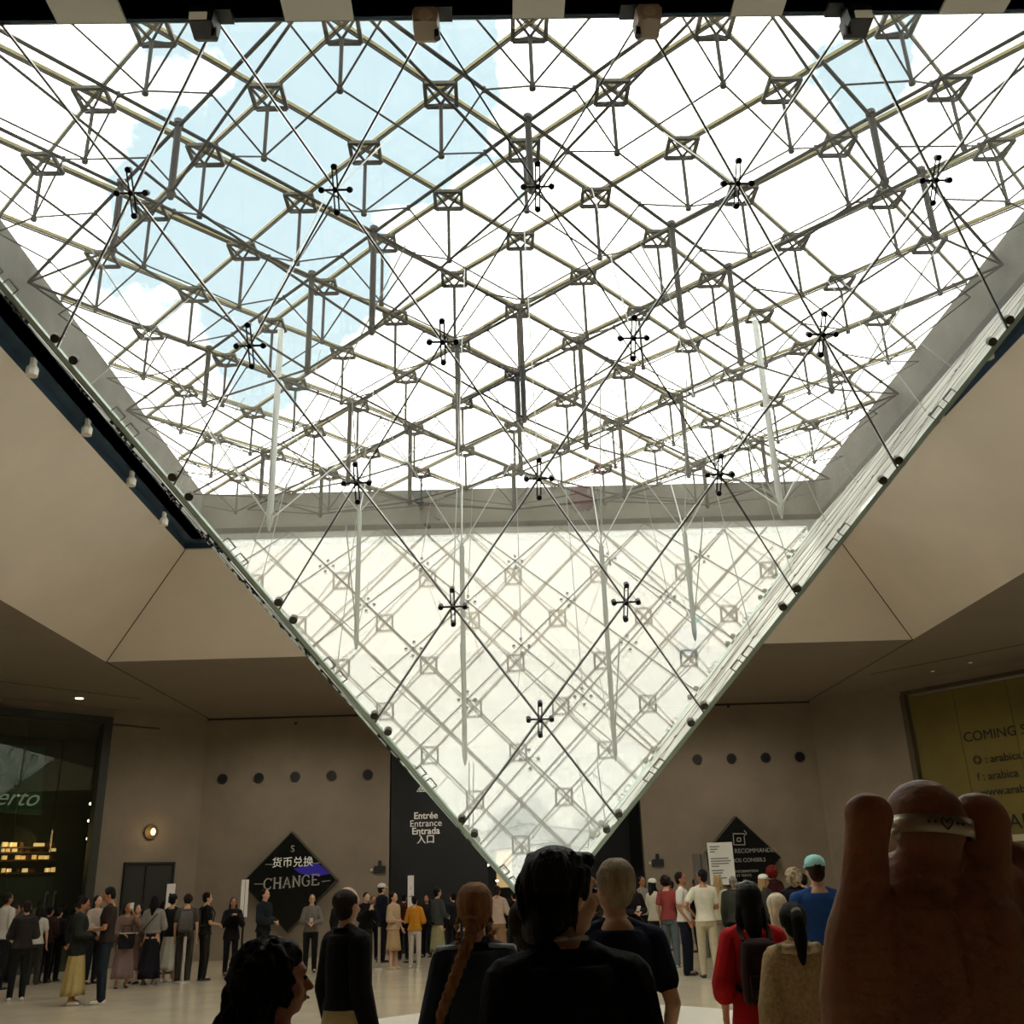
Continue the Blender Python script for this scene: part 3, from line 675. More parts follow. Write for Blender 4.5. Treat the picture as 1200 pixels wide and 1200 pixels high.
# ---------------------------------------------------------------- downlights and added fill lamps of the hall
dn = mat('lit downlight', '#fff2dc', emit=6)
k = 0
for u, v, lb in ((93, 818, 'bright round downlight in the soffit above the dark shopfront'), (1137, 776, 'faint downlight in the soffit above the yellow hoarding'), (1093, 786, 'fainter downlight left of the other one above the yellow hoarding')):
    p = at_height(u, v, ZO-.01); t = thing('downlight', lb, 'light', p)
    obj('trim_ring', MB().tube((0, 0, -.01), (0, 0, .02), .14, n=20), M_white if k == 0 else M_soffit, t); obj('lens', MB().tube((0, 0, -.02), (0, 0, -.005), .1 if k == 0 else .05, n=20), dn if k == 0 else mat('dim downlight', '#c8b890', emit=.5), t)
    k += 1
HALL = [(-11, 20), (-11, 8), (-6, 27.3), (0, 27.3), (6.5, 27.3), (12, 20), (12, 8)]
for x, y in HALL: lamp('hall_fill', 'SPOT', (x, y, ZO-.05), (330 if x < 7 else 200) if y > 10 else (120 if x < 0 else 50), (1, .91, .78), .12, rot=(0, 0, 0), spot=2.95)  # unseen spots added beside the ceiling downlights to brighten the hall
# ---------------------------------------------------------------- people
def dg_(a): return math.radians(a)
class BM(MB):
    def cap(s, p, q, r1, r2=None, n=10):
        r2 = r1 if r2 is None else r2
        s.tube(p, q, r1, r2, n=n, cap=True); s.ball(p, r1, n=n, m=6); s.ball(q, r2, n=n, m=6); return s
    def chain(s, pts, rs, n=10):
        for i in range(len(pts)-1): s.cap(pts[i], pts[i+1], rs[i], rs[i+1], n=n)
        return s
    def loft(s, rr, n=18):
        """rr = (z, rx, ry, yoff)"""
        return s.rings([[V((rx*math.cos(t*2*math.pi/n), yo+ry*math.sin(t*2*math.pi/n), z)) for t in range(n)] for z, rx, ry, yo in rr])
def fused(name, mb, m, parent, vox, smooth=4, **props):
    """one continuous skin grown over the overlapping volumes"""
    o = obj(name, mb, m, parent, **props)
    r_ = o.modifiers.new('skin', 'REMESH'); r_.mode = 'VOXEL'; r_.voxel_size = vox; r_.use_smooth_shade = True
    if smooth: k = o.modifiers.new('relax', 'SMOOTH'); k.iterations = smooth; k.factor = .5
    return o
def cloth(name, col, rough=.85, noise=.08, ns=14): return mat(name, col, rough, noise=noise, nscale=ns, bump=.25, bscale=35, spec=.2)
SK = {'light': '#c69878', 'mid': '#a87452', 'dark': '#5e3a28', 'pale': '#d8b094'}
def skin(k):
    m_ = mat('skin '+k, SK[k], .5, noise=.06, nscale=20, spec=.4)
    m_.node_tree.nodes['Principled BSDF'].inputs['Subsurface Weight'].default_value = .05
    return m_
HC = {'black': '#0d0a09', 'brown': '#26170f', 'darkbrown': '#150d09', 'blond': '#a8895c', 'grey': '#8a837a', 'auburn': '#8a6038', 'red': '#7a1c14', 'greyblond': '#9c8b70', 'cream': '#d8c8ac'}
def hairm(k): return mat('hair '+k, HC[k], .7, spec=.25, noise=.35, nscale=6, bump=.5, bscale=30, streak=(6, 6, 1))
def hand_prims(mb, wr, d0, side, r=.0105, curl=.25, big=1.0, fwd=None):
    """palm, four unequal bent fingers and a thumb from the side of the palm"""
    d0 = V(d0).normalized(); f = V(fwd) if fwd is not None else V((0, -1, 0)); f = (f-d0*f.dot(d0)); f = f.normalized() if f.length > .05 else d0.orthogonal().normalized()
    sd = d0.cross(f)*side
    pc = wr+d0*.045*big
    mb.chain([wr, wr+d0*.04*big, wr+d0*.085*big], [.024*big, .026*big, .022*big], n=8)
    mb.cap(wr+d0*.05*big-f*.018*big, wr+d0*.05*big+f*.02*big, .017*big, n=8)
    for i, (o_, L) in enumerate(((.030, .070), (.011, .080), (-.009, .074), (-.028, .056))):
        b = wr+d0*.085*big+f*o_*big*.9
        dd = (d0*(1-curl)+sd*-curl).normalized(); k1 = b+dd*L*.5*big; d2 = (dd*(1-curl)+sd*-curl*1.3).normalized(); mb.chain([b, k1, k1+d2*L*.5*big], [r, r*.95, r*.8], n=6)
    b = wr+d0*.03*big+f*.022*big; t1 = b+(f*.8+d0*.6).normalized()*.035*big; mb.chain([b, t1, t1+(d0*.9+f*.25).normalized()*.03*big], [r*1.2, r*1.1, r*.9], n=6)
ARMS = {  # elbow and wrist for the side s = +1 / -1
 'down': lambda s: (V((s*.225, .02, 1.13)), V((s*.225, -.06, .88))),
 'relaxed': lambda s: (V((s*.235, .05, 1.14)), V((s*.22, -.10, .93))),
 'front': lambda s: (V((s*.235, -.03, 1.13)), V((s*.07, -.24, 1.10))),
 'phone': lambda s: (V((s*.225, -.12, 1.14)), V((s*.06, -.30, 1.33))),
 'raised': lambda s: (V((s*.24, -.20, 1.30)), V((s*.07, -.33, 1.56))),
 'hip': lambda s: (V((s*.34, .06, 1.16)), V((s*.19, -.06, 1.02))),
 'cross': lambda s: (V((s*.23, -.06, 1.15)), V((-s*.08, -.19, 1.20))),
 'strap': lambda s: (V((s*.26, .0, 1.16)), V((s*.13, -.18, 1.32))),
}
def person(label, u, y=None, feet=None, top=None, h=None, rz=180, sex='m', arms='down', arms2=None, upper=('tee', '#888888'), lower=('trousers', '#222222'), hair=('short', 'darkbrown'),
           sk='light', shoe='#222222', vox=.015, hy=0, hp=0, step=0, name='person', cap=None, group=None, lean=0, x=None, wide=1.0, slim=1.0, face=None, headscale=1.0):
    if y is None: y = at_height(u, feet, 0).y
    if x is None: x = at_depth(u, 1100, y).x
    if h is None: h = at_depth(u, top, y).z
    h = max(1.45, min(1.95, h)); k = h/1.755
    t = thing(name, label, 'person', (x, y, 0), dg_(rz), group); t.scale = (k, k, k)
    sw = (.175 if sex == 'm' else .152)*wide; hwid = .095
    arms2 = arms2 or arms
    A = [(s_, tuple(V((q_.x*wide, q_.y, q_.z)) for q_ in ARMS[n_](s_))) for s_, n_ in ((1, arms), (-1, arms2))]
    Rh = Matrix.Translation((0, 0, 1.545)) @ Matrix.Rotation(dg_(hy), 4, 'Z') @ Matrix.Rotation(dg_(hp), 4, 'X') @ Matrix.Scale(headscale, 4) @ Matrix.Translation((0, 0, -1.545))
    def hd(mb_):  # carry head volumes with the turned head
        mb_.v = [tuple(Rh @ V(v)) for v in mb_.v]; return mb_
    def prof(inf, z0, z1, sexk):
        rr = [(.80, .165, .11, .005), (.90, .168, .118, .008), (1.0, .150, .105, .002), (1.08, .138 if sexk == 'm' else .120, .098, 0), (1.18, .150 if sexk == 'm' else .130, .105, -.004), (1.30, .168*wide if sexk == 'm' else .148, .118, -.006), (1.40, .165*wide if sexk == 'm' else .142, .100, .004), (1.455, .11, .078, .01), (1.50, .066, .062, .012)]
        return [(z, (rx+inf)*slim, ry+inf, yo) for z, rx, ry, yo in rr if z0-.001 <= z <= z1+.001]
    feet_ = [(s, V((s*hwid, 0, .90)), V((s*(hwid+.005), -.02-s*step*.5, .49)), V((s*(hwid+.01), .01-s*step, .085))) for s in (-1, 1)]
    # body: one skin from head to feet
    b = BM(); b.loft(prof(0, .90, 1.50, sex)); b.cap((0, .012, 1.44), (0, .0, 1.60), .056, .050)
    b.ball((0, .01, .90), (.14, .10, .07), n=14, m=8)
    for s in (-1, 1): b.cap((s*.02, .012, 1.50), (s*.13*wide, .008, 1.43), .036, .034)
    for s, hp_, kn, an in feet_:
        b.chain([hp_-V((0, 0, .04)), kn, an], [.082, .052, .037]); b.ball(kn.lerp(an, .3)+V((0, .012, 0)), (.048, .055, .09), n=10, m=6)
        b.chain([an-V((0, 0, .02)), an+V((s*.012, -.13, -.045))], [.036, .026])
    for s, (el, wr) in A:
        sh = V((s*sw, 0, 1.405)); b.chain([V((s*.08, .0, 1.43)), sh, el, wr], [.052, .050, .038, .024]); b.ball(el.lerp(wr, .3), (.036, .036, .036), n=8, m=5)
        hand_prims(b, wr, (wr-el).lerp(V((0, 0, -.3)), .15), s, r=.0105 if vox < .012 else .0125, curl=.25)
    hb_ = BM(); hb_.ball((0, .005, 1.66), (.075, .092, .098), n=16, m=12); hb_.ball((0, -.025, 1.595), (.058, .062, .066), n=14, m=9); hb_.ball((0, -.05, 1.562), (.032, .034, .028), n=10, m=6)
    hb_.chain([V((0, -.082, 1.655)), V((0, -.108, 1.618))], [.009, .015], n=8); hb_.ball((0, -.09, 1.585), (.026, .012, .011), n=10, m=5)
    hb_.cap((-.035, -.075, 1.672), (.035, -.075, 1.672), .014, n=8)
    for s in (-1, 1):
        hb_.ball((s*.077, .008, 1.625), (.012, .022, .032), n=8, m=6); hb_.ball((s*.042, -.06, 1.61), (.022, .022, .022), n=8, m=6)
    hd(hb_); b.add(hb_.v, hb_.f)
    fused('body', b, skin(sk), t, vox, smooth=3 if vox > .01 else 5)
    facing = abs(((rz+hy+180) % 360)-180)
    if facing < 125:
        for s in (-1, 1):
            e_ = BM(); e_.ball((s*.031, -.084, 1.648), (.013, .008, .008), n=8, m=6); obj('eye', hd(e_), mat('dark eye', '#1a1310', .3), t, smooth=True)
        e_ = BM(); e_.ball((0, -.101, 1.585), (.022, .004, .006), n=8, m=5); obj('lips', hd(e_), mat('lips', '#8a4a40', .5), t, smooth=True)
    # upper garment
    kind, col = upper[:2]; m_ = cloth('cloth '+col+kind, col); inf = .016 if kind in ('tee', 'tank', 'long') else .03
    if kind == 'fleece': m_ = mat('fleece '+col, col, .95, noise=.25, nscale=40, bump=.9, bscale=90, spec=.1); inf = .04
    zb = upper[2] if len(upper) > 2 else .90
    g = BM(); pr = prof(inf, zb, 1.465, sex)
    pr[0] = (pr[0][0], pr[0][1]+.012, pr[0][2]+.012, pr[0][3]); g.loft(pr)
    if zb < .80: g.loft([(zb, .20, .16, 0), (.95, .175+inf, .12+inf, 0)])
    for s in (-1, 1): g.cap((s*.04, .012, 1.475), (s*.13*wide, .008, 1.432), .034+inf*.7, .038+inf*.7)
    fr = {'tank': 0, 'tee': .62, 'long': 2, 'jacket': 2, 'fleece': 2, 'wide': 1.3}[kind]
    for s, (el, wr) in A:
        sh = V((s*sw, 0, 1.405)); ri = inf
        g.cap((s*.07, .0, 1.435), sh, .050+ri*.8, .052+ri)
        if fr > 0:
            e1 = sh.lerp(el, min(1, fr)); fl_ = .011 if kind == 'wide' else .006
            g.chain([sh, e1], [.052+ri, .052+ri-.012*min(1, fr)+fl_])
            if fr > 1: w1 = el.lerp(wr, min(.97, fr-1)); g.chain([el, w1], [.042+ri+fl_, .028+ri+fl_*2])
    if kind in ('jacket', 'fleece', 'long'): g.loft([(1.44, .085, .08, .012), (1.50+(.02 if kind == 'fleece' else 0), .072+inf*.5, .07+inf*.5, .012)])
    up_ = fused({'tee': 't_shirt', 'tank': 'top', 'long': 'sweater', 'jacket': 'jacket', 'fleece': 'fleece_jacket', 'wide': 'blouse'}[kind], g, m_, t, vox*.9, smooth=3)
    # lower garment
    kind, col = lower[:2]
    if kind in ('trousers', 'shorts', 'jeans'):
        w_ = lower[2] if len(lower) > 2 else .012
        g = BM(); g.loft([(.82, .168, .118, .006), (.92, .176, .126, .008), (1.02, .158, .114, .002)]); g.ball((0, .005, .85), (.11, .095, .075), n=14, m=8)
        for s, hp_, kn, an in feet_:
            if kind == 'shorts': g.chain([hp_-V((0, 0, .03)), hp_.lerp(kn, .75)], [.095, .078+w_])
            else: g.chain([hp_-V((0, 0, .03)), kn, an-V((0, 0, .02))], [.094, .062+w_, .046+w_])
        fused(kind if kind != 'jeans' else 'jeans', g, cloth('cloth '+col+'t', col), t, vox*.9, smooth=3)
    else:
        zl = lower[2] if len(lower) > 2 else .35; fl_ = lower[3] if len(lower) > 3 else .24; n = 48; rg = []
        for i in range(9):
            f = i/8; z = 1.06+(zl-1.06)*f; r_ = .135+(fl_-.135)*f**.8; am = .01+.05*f
            rg.append([V(((r_*(1+am*math.sin(9*a+i*.25)))*math.cos(a), .78*(r_*(1+am*math.sin(9*a+i*.25)))*math.sin(a), z+.006*math.sin(5*a)*f)) for a in [2*math.pi*j/n for j in range(n)]])
        obj('skirt', BM().rings(rg[::-1]), cloth('cloth '+col+'s', col), t, smooth=True)
    # shoes
    for s, hp_, kn, an in feet_:
        g = BM(); g.chain([an+V((0, .02, -.045)), an+V((s*.012, -.12, -.055))], [.042, .036], n=10); g.box(an+V((s*.006, -.05, -.075)), (.075, .24, .02))
        g.v = [(a, b_, max(c, .002)) for a, b_, c in g.v]
        fused('shoe', g, mat('shoe '+shoe, shoe, .5), t, .014, smooth=2)
    # hair
    style, hc = hair[:2]
    if style != 'none':
        g = BM()
        if style == 'bald':
            g.ball((0, .030, 1.667), (.084, .092, .082), n=16, m=10); g.ball((0, .04, 1.61), (.070, .065, .07), n=14, m=8)
            for s in (-1, 1): g.cap((s*.066, -.005, 1.69), (s*.07, .0, 1.645), .016)
        elif style == 'curly':
            rnd = random.Random(len(label)); R_ = hair[2] if len(hair) > 2 else .11
            g.ball((0, .03, 1.67), (.09, .095, .10), n=14, m=9)
            for i in range(150):
                a = rnd.uniform(0, 2*math.pi); z = rnd.uniform(-1.0, 1); q = math.sqrt(1-z*z); c_ = V((q*math.cos(a)*R_, .035+q*math.sin(a)*R_, 1.66+z*R_*1.05))
                if c_.y < -.03 and c_.z < 1.70: continue
                g.ball(c_, rnd.uniform(.014, .026), n=7, m=5)
        else:
            g.ball((0, .026, 1.676), (.084, .096, .094), n=16, m=10); g.ball((0, .045, 1.625), (.074, .066, .085), n=14, m=8)
            for s in (-1, 1): g.cap((s*.066, -.01, 1.70), (s*.07, .0, 1.645), .018)
            if style in ('long', 'longback'):
                Lz = hair[2] if len(hair) > 2 else 1.34
                g.chain([V((0, .06, 1.66)), V((0, .085, 1.5)), V((0, .105, Lz))], [.070, .064, .040])
                for s in (-1, 1): g.chain([V((s*.065, .02, 1.66)), V((s*.078, .03, 1.54)), V((s*.085, .05 if style == 'longback' else -.06, Lz+.04))], [.028, .034, .022])
            if style == 'pony': g.chain([V((0, .105, 1.72)), V((0, .15, 1.66)), V((0, .15, 1.54)), V((0, .12, hair[2] if len(hair) > 2 else 1.40))], [.034, .046, .048, .02])
            if style == 'bun': g.ball((0, .11, 1.73), .042, n=12, m=8)
            if style == 'scarf': g.ball((0, .025, 1.69), (.098, .112, .10), n=16, m=10); g.chain([V((0, .06, 1.62)), V((0, .05, 1.52))], [.085, .08])
            if style == 'full':
                g.ball((0, .03, 1.69), (.098, .108, .095), n=16, m=10); g.chain([V((-.05, .06, 1.6)), V((0, .08, 1.545)), V((.05, .06, 1.6))], [.045, .05, .045]); g.cap((.05, -.05, 1.735), (-.04, -.055, 1.74), .035)
        if vox <= .010 and style not in ('curly', 'bald', 'scarf') and not cap:
            rnd = random.Random(len(label)*7)
            for i in range(90):                  # combed locks from the crown down
                a = rnd.uniform(-.35, math.pi+.35); e0 = V((0, .03, 1.768)); z1 = rnd.uniform(1.57, 1.66); pts = []
                for q_ in range(5):
                    f = .15+.85*q_/4; th = f*math.pi*.60; R1 = 1.03; pts.append(V((math.cos(a+rnd.uniform(-.05, .05))*.084*math.sin(th)*R1, .028+math.sin(a)*.096*math.sin(th)*R1, 1.676+.094*math.cos(th)*R1-(.03*f if q_ == 4 else 0))))
                g.chain(pts, [.006, .008, .008, .007, .004], n=5)
        fused('hair', hd(g), hairm(hc), t, max(.007, vox*.8), smooth=2 if style == 'curly' else 3)
    if cap:
        cc = BM(); n = 16
        cc.rings([[V((r_*math.cos(a*2*math.pi/n)*.93, .012+r_*math.sin(a*2*math.pi/n)*1.1, z)) for a in range(n)] for z, r_ in ((1.675, .098), (1.705, .098), (1.74, .088), (1.765, .062), (1.777, .02))])
        obj('cap', hd(cc), cloth('cap '+cap, cap), t, smooth=True)
        cc = BM(); cc.slab([V((.085*math.cos(a), -.075-.085*math.sin(a), 1.684-.02*math.sin(a))) for a in [i*math.pi/8 for i in range(9)]], (0, 0, 1), .008); obj('cap_brim', hd(cc), cloth('cap '+cap, cap), t)
    return t
def worn(p, name, label, cat, group=None):
    """a bag or phone: a thing of its own, in the place of the person who carries it"""
    t = thing(name, label, cat, p.location, p.rotation_euler.z, group); t.scale = p.scale; return t
def backpack(p, label, col, w_=.30, hgt=.42, strap=True):
    t = worn(p, 'backpack', label, 'bag'); m_ = cloth('pack '+col, col); z0 = 1.42-hgt; g = BM()
    g.rings([[V((w_/2*sx*f, .15+dy*f2, z)) for sx, dy in ((-1, 0), (1, 0), (1, .11), (.8, .15), (-.8, .15), (-1, .11))] for z, f, f2 in ((z0, .9, .9), (z0+.05, 1, 1.05), (z0+hgt*.6, 1, 1), (z0+hgt*.92, .85, .8), (z0+hgt, .5, .45))])
    fused('pack_body', g, m_, t, .014, smooth=3)
    g = BM(); g.rings([[V((w_*.36*sx, .29+dy, z)) for sx, dy in ((-1, 0), (1, 0), (1, .05), (-1, .05))] for z in (z0+.04, z0+hgt*.45)]); fused('front_pocket', g, m_, t, .012, smooth=2)
    for s in (-1, 1): obj('strap', BM().path([V((s*.09, .17, 1.40)), V((s*.10, .06, 1.478)), V((s*.11, -.07, 1.455)), V((s*.12, -.155, 1.33)), V((s*.15, -.10, 1.12)), V((s*.14, .15, z0+.08))], .018, n=6), m_, t)
    return t
def phone(p, label, at=(0, -.37, 1.42), tilt=.3, lit=False):
    t = worn(p, 'phone', label, 'phone'); M_ = Matrix.Rotation(tilt, 3, 'X')
    obj('phone_body', MB().box(at, (.075, .012, .15), M=M_), mat('phone shell', '#101010' if not lit else '#e0ded8', .3), t)
    obj('screen', MB().box(V(at)+M_ @ V((0, .008, 0)), (.068, .002, .14), M=M_), mat('phone screen', '#30343a', .2, emit=.6), t)
    return t
# ---- the left side of the hall
P_ = {}
def pp_(key, *a, **k): P_[key] = person(*a, **k); return P_[key]
pp_('l1', 'person in a white shirt under a dark vest, cut by the left frame edge', 3, feet=1160, top=1046, rz=150, upper=('long', '#b8b4a8'), lower=('trousers', '#17181a'), sk='mid')
pp_('l2', 'person in dark jacket and trousers with pale shoes, left edge, beside the white-shirted one', 27, feet=1172, top=1056, rz=-150, sex='f', upper=('jacket', '#2a2622'), lower=('trousers', '#1a1c1c'), hair=('short', 'brown'), shoe='#c8c4b8', arms='front')
pp_('l3', 'person in a white T-shirt with a dark crossbody strap and loose dark hair', 43, feet=1154, top=1062, rz=185, sex='f', upper=('tee', '#b9b4a6'), lower=('trousers', '#35322c', .02), hair=('long', 'darkbrown', 1.42))
pp_('l4', 'person all in black standing behind the white T-shirt with the crossbody strap', 66, feet=1150, top=1064, rz=170, upper=('jacket', '#14171a', .80), lower=('trousers', '#111418', .02), hair=('short', 'black'))
pp_('l5', 'woman in a dark long-sleeved top and long pleated mustard skirt', 92, feet=1178, top=1052, rz=100, sex='f', hp=18, upper=('jacket', '#22241f', .80), lower=('skirt', '#a8925c', .16, .25), hair=('bun', 'darkbrown'), arms='front', sk='mid', shoe='#b8b0a0')
pp_('l6', 'person in a pale pink shirt and dark jeans facing the tall man in brown', 110, feet=1153, top=1050, rz=60, sex='f', upper=('wide', '#a8988c'), lower=('trousers', '#181c22'), hair=('long', 'darkbrown'), arms='front')
pp_('l7', 'tall man in a dark brown T-shirt, dark jeans and white sneakers looking down', 125, feet=1176, top=1040, rz=-75, hp=22, upper=('tee', '#2c211c'), lower=('jeans', '#1d232b', .015), hair=('short', 'black'), shoe='#cdc6b4', arms='front', sk='mid')
pp_('l8', 'woman in a long dusty pink dress raising a phone', 147, feet=1158, top=1058, rz=25, sex='f', upper=('wide', '#6f5850'), lower=('skirt', '#75605a', .2, .24), hair=('long', 'black'), arms='raised', arms2='front', sk='mid')
phone(P_['l8'], 'white phone held up by the woman in the dusty pink dress', (.03, -.38, 1.68), lit=True)
tb = worn(P_['l8'], 'tote_bag', 'black tote bag with a pale rim hanging by the dusty pink dresses', 'bag')
fused('bag_body', BM().rings([[V((sx*.17*f, -.24+sy*.06*f, z)) for sx, sy in ((-1, -1), (1, -1), (1, 1), (-1, 1))] for z, f in ((.80, .9), (.95, 1.02), (1.12, 1))]), cloth('tote', '#17191a'), tb, .012); obj('bag_rim', BM().box((0, -.30, 1.125), (.3, .02, .018)), mat('pale rim', '#cfc8b4'), tb)
obj('bag_handle', BM().path([V((-.1, -.24, 1.1)), V((-.08, -.22, 1.28)), V((.08, -.22, 1.28)), V((.1, -.24, 1.1))], .01), cloth('tote', '#17191a'), tb)
pp_('l9', 'second woman in a dusty pink dress, half hidden behind the raised phone', 160, feet=1153, top=1060, rz=-20, sex='f', upper=('wide', '#6d5a52'), lower=('skirt', '#6a5650', .3, .22), hair=('long', 'brown'), arms='front')
pp_('l10', 'woman in a grey top with a thin diagonal strap and long black skirt', 178, feet=1154, top=1050, rz=180, sex='f', upper=('wide', '#837d72', .95), lower=('skirt', '#15151a', .12, .23), hair=('long', 'black', 1.38), arms='front', shoe='#8c877c')
obj('bag_strap', BM().path([V((-.12, .13, 1.40)), V((.16, .15, 1.08))], .010), cloth('strap', '#15130f'), worn(P_['l10'], 'shoulder_bag', 'thin black bag strap across the grey top', 'bag'))
pp_('l11', 'woman in a black top and long pale pleated skirt with white shoes', 200, feet=1151, top=1048, rz=160, sex='f', upper=('tee', '#151515'), lower=('skirt', '#b8b2a0', .24, .25), hair=('short', 'black'), shoe='#cfcabd', arms='front')
pp_('l12', 'person wearing a grey backpack beside the pale pleated skirt', 217, feet=1151, top=1048, rz=190, upper=('tee', '#4a443c'), lower=('trousers', '#3a342c', .02), hair=('curly', 'brown', .085))
backpack(P_['l12'], 'grey backpack on the person beside the pale pleated skirt', '#55504a')
pp_('l13', 'man in black clothes with a dark backpack standing left of the pale upright sign', 240, feet=1149, top=1046, rz=120, upper=('tee', '#191715'), lower=('trousers', '#1e1c19', .015), hair=('short', 'black'), arms='front')
backpack(P_['l13'], 'dark backpack on the man in black left of the upright sign', '#2a2824')
pp_('l14', 'woman in a black coat with long dark hair just left of the upright pale sign', 271, feet=1143, top=1052, rz=20, sex='f', upper=('jacket', '#15151a', .80), lower=('trousers', '#17171a'), hair=('long', 'black'), arms='phone', sk='mid')
pp_('l15', 'man in a dark jacket behind the upright pale sign below the CHANGE diamond', 308, feet=1146, top=1042, rz=70, upper=('jacket', '#1b2226'), lower=('trousers', '#1c1a18'), hair=('short', 'black'), arms='front')
pp_('l16', 'woman with long dark hair and grey cardigan below the CHANGE diamond', 364, feet=1140, top=1048, rz=10, sex='f', upper=('long', '#6e675e'), lower=('trousers', '#141416'), hair=('long', 'black'), arms='front')
phone(P_['l16'], 'small phone held by the woman in the grey cardigan', (0, -.33, 1.17), .9)
pp_('l17', 'person in black with lit face looking at a phone beside the queue post', 428, feet=1134, top=1046, rz=30, sex='f', hp=15, upper=('jacket', '#101012'), lower=('trousers', '#2c2a22', .03), hair=('short', 'brown'), arms='phone', sk='pale')
phone(P_['l17'], 'phone held by the person in black beside the queue post', (0, -.36, 1.40), .6)
pp_('l18', 'person in a white cap and navy jacket behind the beige dress', 447, feet=1128, top=1036, rz=120, upper=('jacket', '#141a28'), lower=('trousers', '#15161c'), hair=('short', 'brown'), cap='#d9d6cf')
pp_('l19', 'woman in a beige knee-length dress standing in the roped queue', 461, feet=1136, top=1046, rz=60, sex='f', upper=('wide', '#b39a78'), lower=('skirt', '#a88c66', .42, .22), hair=('bun', 'darkbrown'), arms='relaxed', arms2='front', shoe='#c8b496')
pp_('l20', 'person in a mustard yellow shirt and white trousers behind the rope', 486, feet=1134, top=1050, rz=165, sex='f', upper=('wide', '#b97d22'), lower=('trousers', '#b8b0a0', .01), hair=('short', 'black'), shoe='#d0cabc', arms='front')
pp_('l21', 'person in a grey top and pale green pleated skirt right of the mustard shirt', 513, feet=1132, top=1040, rz=130, sex='f', upper=('long', '#3e423f'), lower=('skirt', '#8f8a62', .3, .22), hair=('short', 'black'), arms='front')
pp_('l22', 'person in a pale blouse and patterned brown trousers right of the braided woman', 584, feet=1131, top=1038, rz=160, sex='f', upper=('wide', '#b09a88'), lower=('trousers', '#8a6a4c', .04), hair=('bun', 'brown'), arms='strap', sk='mid')
pp_('l23', 'person in black behind the patterned brown trousers', 604, feet=1128, top=1044, rz=200, upper=('jacket', '#101214'), lower=('trousers', '#0f1012'), hair=('short', 'black'))
for i, (u, y_, tp_, lb, c1, hc) in enumerate(((692, 26, 1040, 'person in black at the edge of the entrance, behind the grey-haired man', '#101012', 'black'), (712, 27.5, 1034, 'person in dark brown left of the dark coat in the entrance', '#241c18', 'brown'),
        (736, 28.5, 1037, 'person in black behind the dark coat in the entrance', '#0e0e10', 'black'), (820, 27, 1030, 'person in a charcoal sweater behind the cream trousers', '#1e1c1a', 'black'), (790, 28, 1032, 'person in black behind the washed red shirt', '#141214', 'black'),
        (569, 29.5, 1046, 'person in a dark coat left of the pale blouse', '#16181c', 'black'), (500, 29, 1049, 'person in dark green behind the mustard shirt', '#151a18', 'black'), (437, 28.5, 1050, 'person in dark grey behind the phone user by the queue post', '#1c1c1e', 'brown'),
        (88, 24.5, 1058, 'person in dark clothes behind the mustard skirt', '#1a1a18', 'black'), (190, 28, 1056, 'person in black beside the dark door and white sign', '#141416', 'black'), (14, 25, 1060, 'person in dark brown behind the left-edge pair', '#1f1a16', 'brown'), (55, 24.5, 1062, 'person in a maroon top behind the white T-shirt', '#2e1a18', 'black'))):
    pp_('e%d' % i, lb, u, y=y_, top=tp_, rz=120+37*i, upper=('jacket' if i % 2 else 'long', c1), lower=('trousers', '#121315'), hair=('short' if i % 3 else 'long', hc), sex='f' if i % 3 == 0 else 'm', arms='front' if i % 2 else 'down', sk='mid')
for i, (u, tp_, lb, c1, hc) in enumerate(((396, 1052, 'person in dark clothes hidden behind the balding man in black', '#1a1a1c', 'black'), (473, 1047, 'person in a dark red top between the beige dress and the mustard shirt', '#3a1614', 'black'), (531, 1046, 'person in dark navy left of the braided woman', '#12161e', 'black'),
        (552, 1047, 'person in charcoal behind the braided woman', '#1b1b1b', 'brown'), (640, 1050, 'person in black behind the tall man in front', '#111111', 'black'))):
    pp_('f%d' % i, lb, u, y=27.5+.6*(i % 2), top=tp_, rz=150+30*i, upper=('jacket', c1), lower=('trousers', '#121315'), hair=('short', hc))
# ---- right side
pp_('r0', 'person in a dark coat at the right end of the dark entrance', 727, feet=1134, top=1036, rz=170, upper=('jacket', '#121214'), lower=('trousers', '#101012'), hair=('short', 'grey'))
pp_('r1', 'woman with long dark hair in a black top with pale neckline', 745, feet=1136, top=1030, rz=10, sex='f', upper=('long', '#1c1416'), lower=('trousers', '#141416'), hair=('long', 'black'), arms='front', sk='light')
phone(P_['r1'], 'phone held low by the woman in the black top with pale neckline', (0, -.33, 1.17), .9)
pp_('r2', 'person in a pale shirt between the woman in black and the white cap', 757, y=26.2, top=1027, rz=30, upper=('long', '#8f887c'), lower=('trousers', '#1a1a1c'), hair=('short', 'black'), sk='mid')
pp_('r3', 'woman in a white cap, cream sweater and dark green trousers', 770, feet=1132, top=1030, rz=130, sex='f', upper=('long', '#c6bea6'), lower=('trousers', '#1d2019', .03), hair=('long', 'black', 1.45), cap='#dcd8cc', arms='front', shoe='#a8a298')
pp_('r4', 'person in a washed red shirt and pale blue jeans', 786, feet=1134, top=1026, rz=150, sex='f', upper=('tee', '#8c3c38'), lower=('jeans', '#5b6468', .02), hair=('curly', 'brown', .1), shoe='#b4a890')
pp_('r5', 'man in a white T-shirt and navy trousers with his side to the camera', 804, feet=1143, top=1022, rz=70, upper=('tee', '#d6d1c4'), lower=('trousers', '#161a28', .03), hair=('short', 'darkbrown'), arms='relaxed', sk='mid')
pp_('r6', 'person in a white T-shirt and cream trousers seen from behind, hand on hip', 829, feet=1146, top=1019, rz=180, upper=('tee', '#cfc9b4'), lower=('trousers', '#b9ac90', .012), hair=('short', 'black'), arms='hip', arms2='front', sk='mid', step=.06, hy=40)
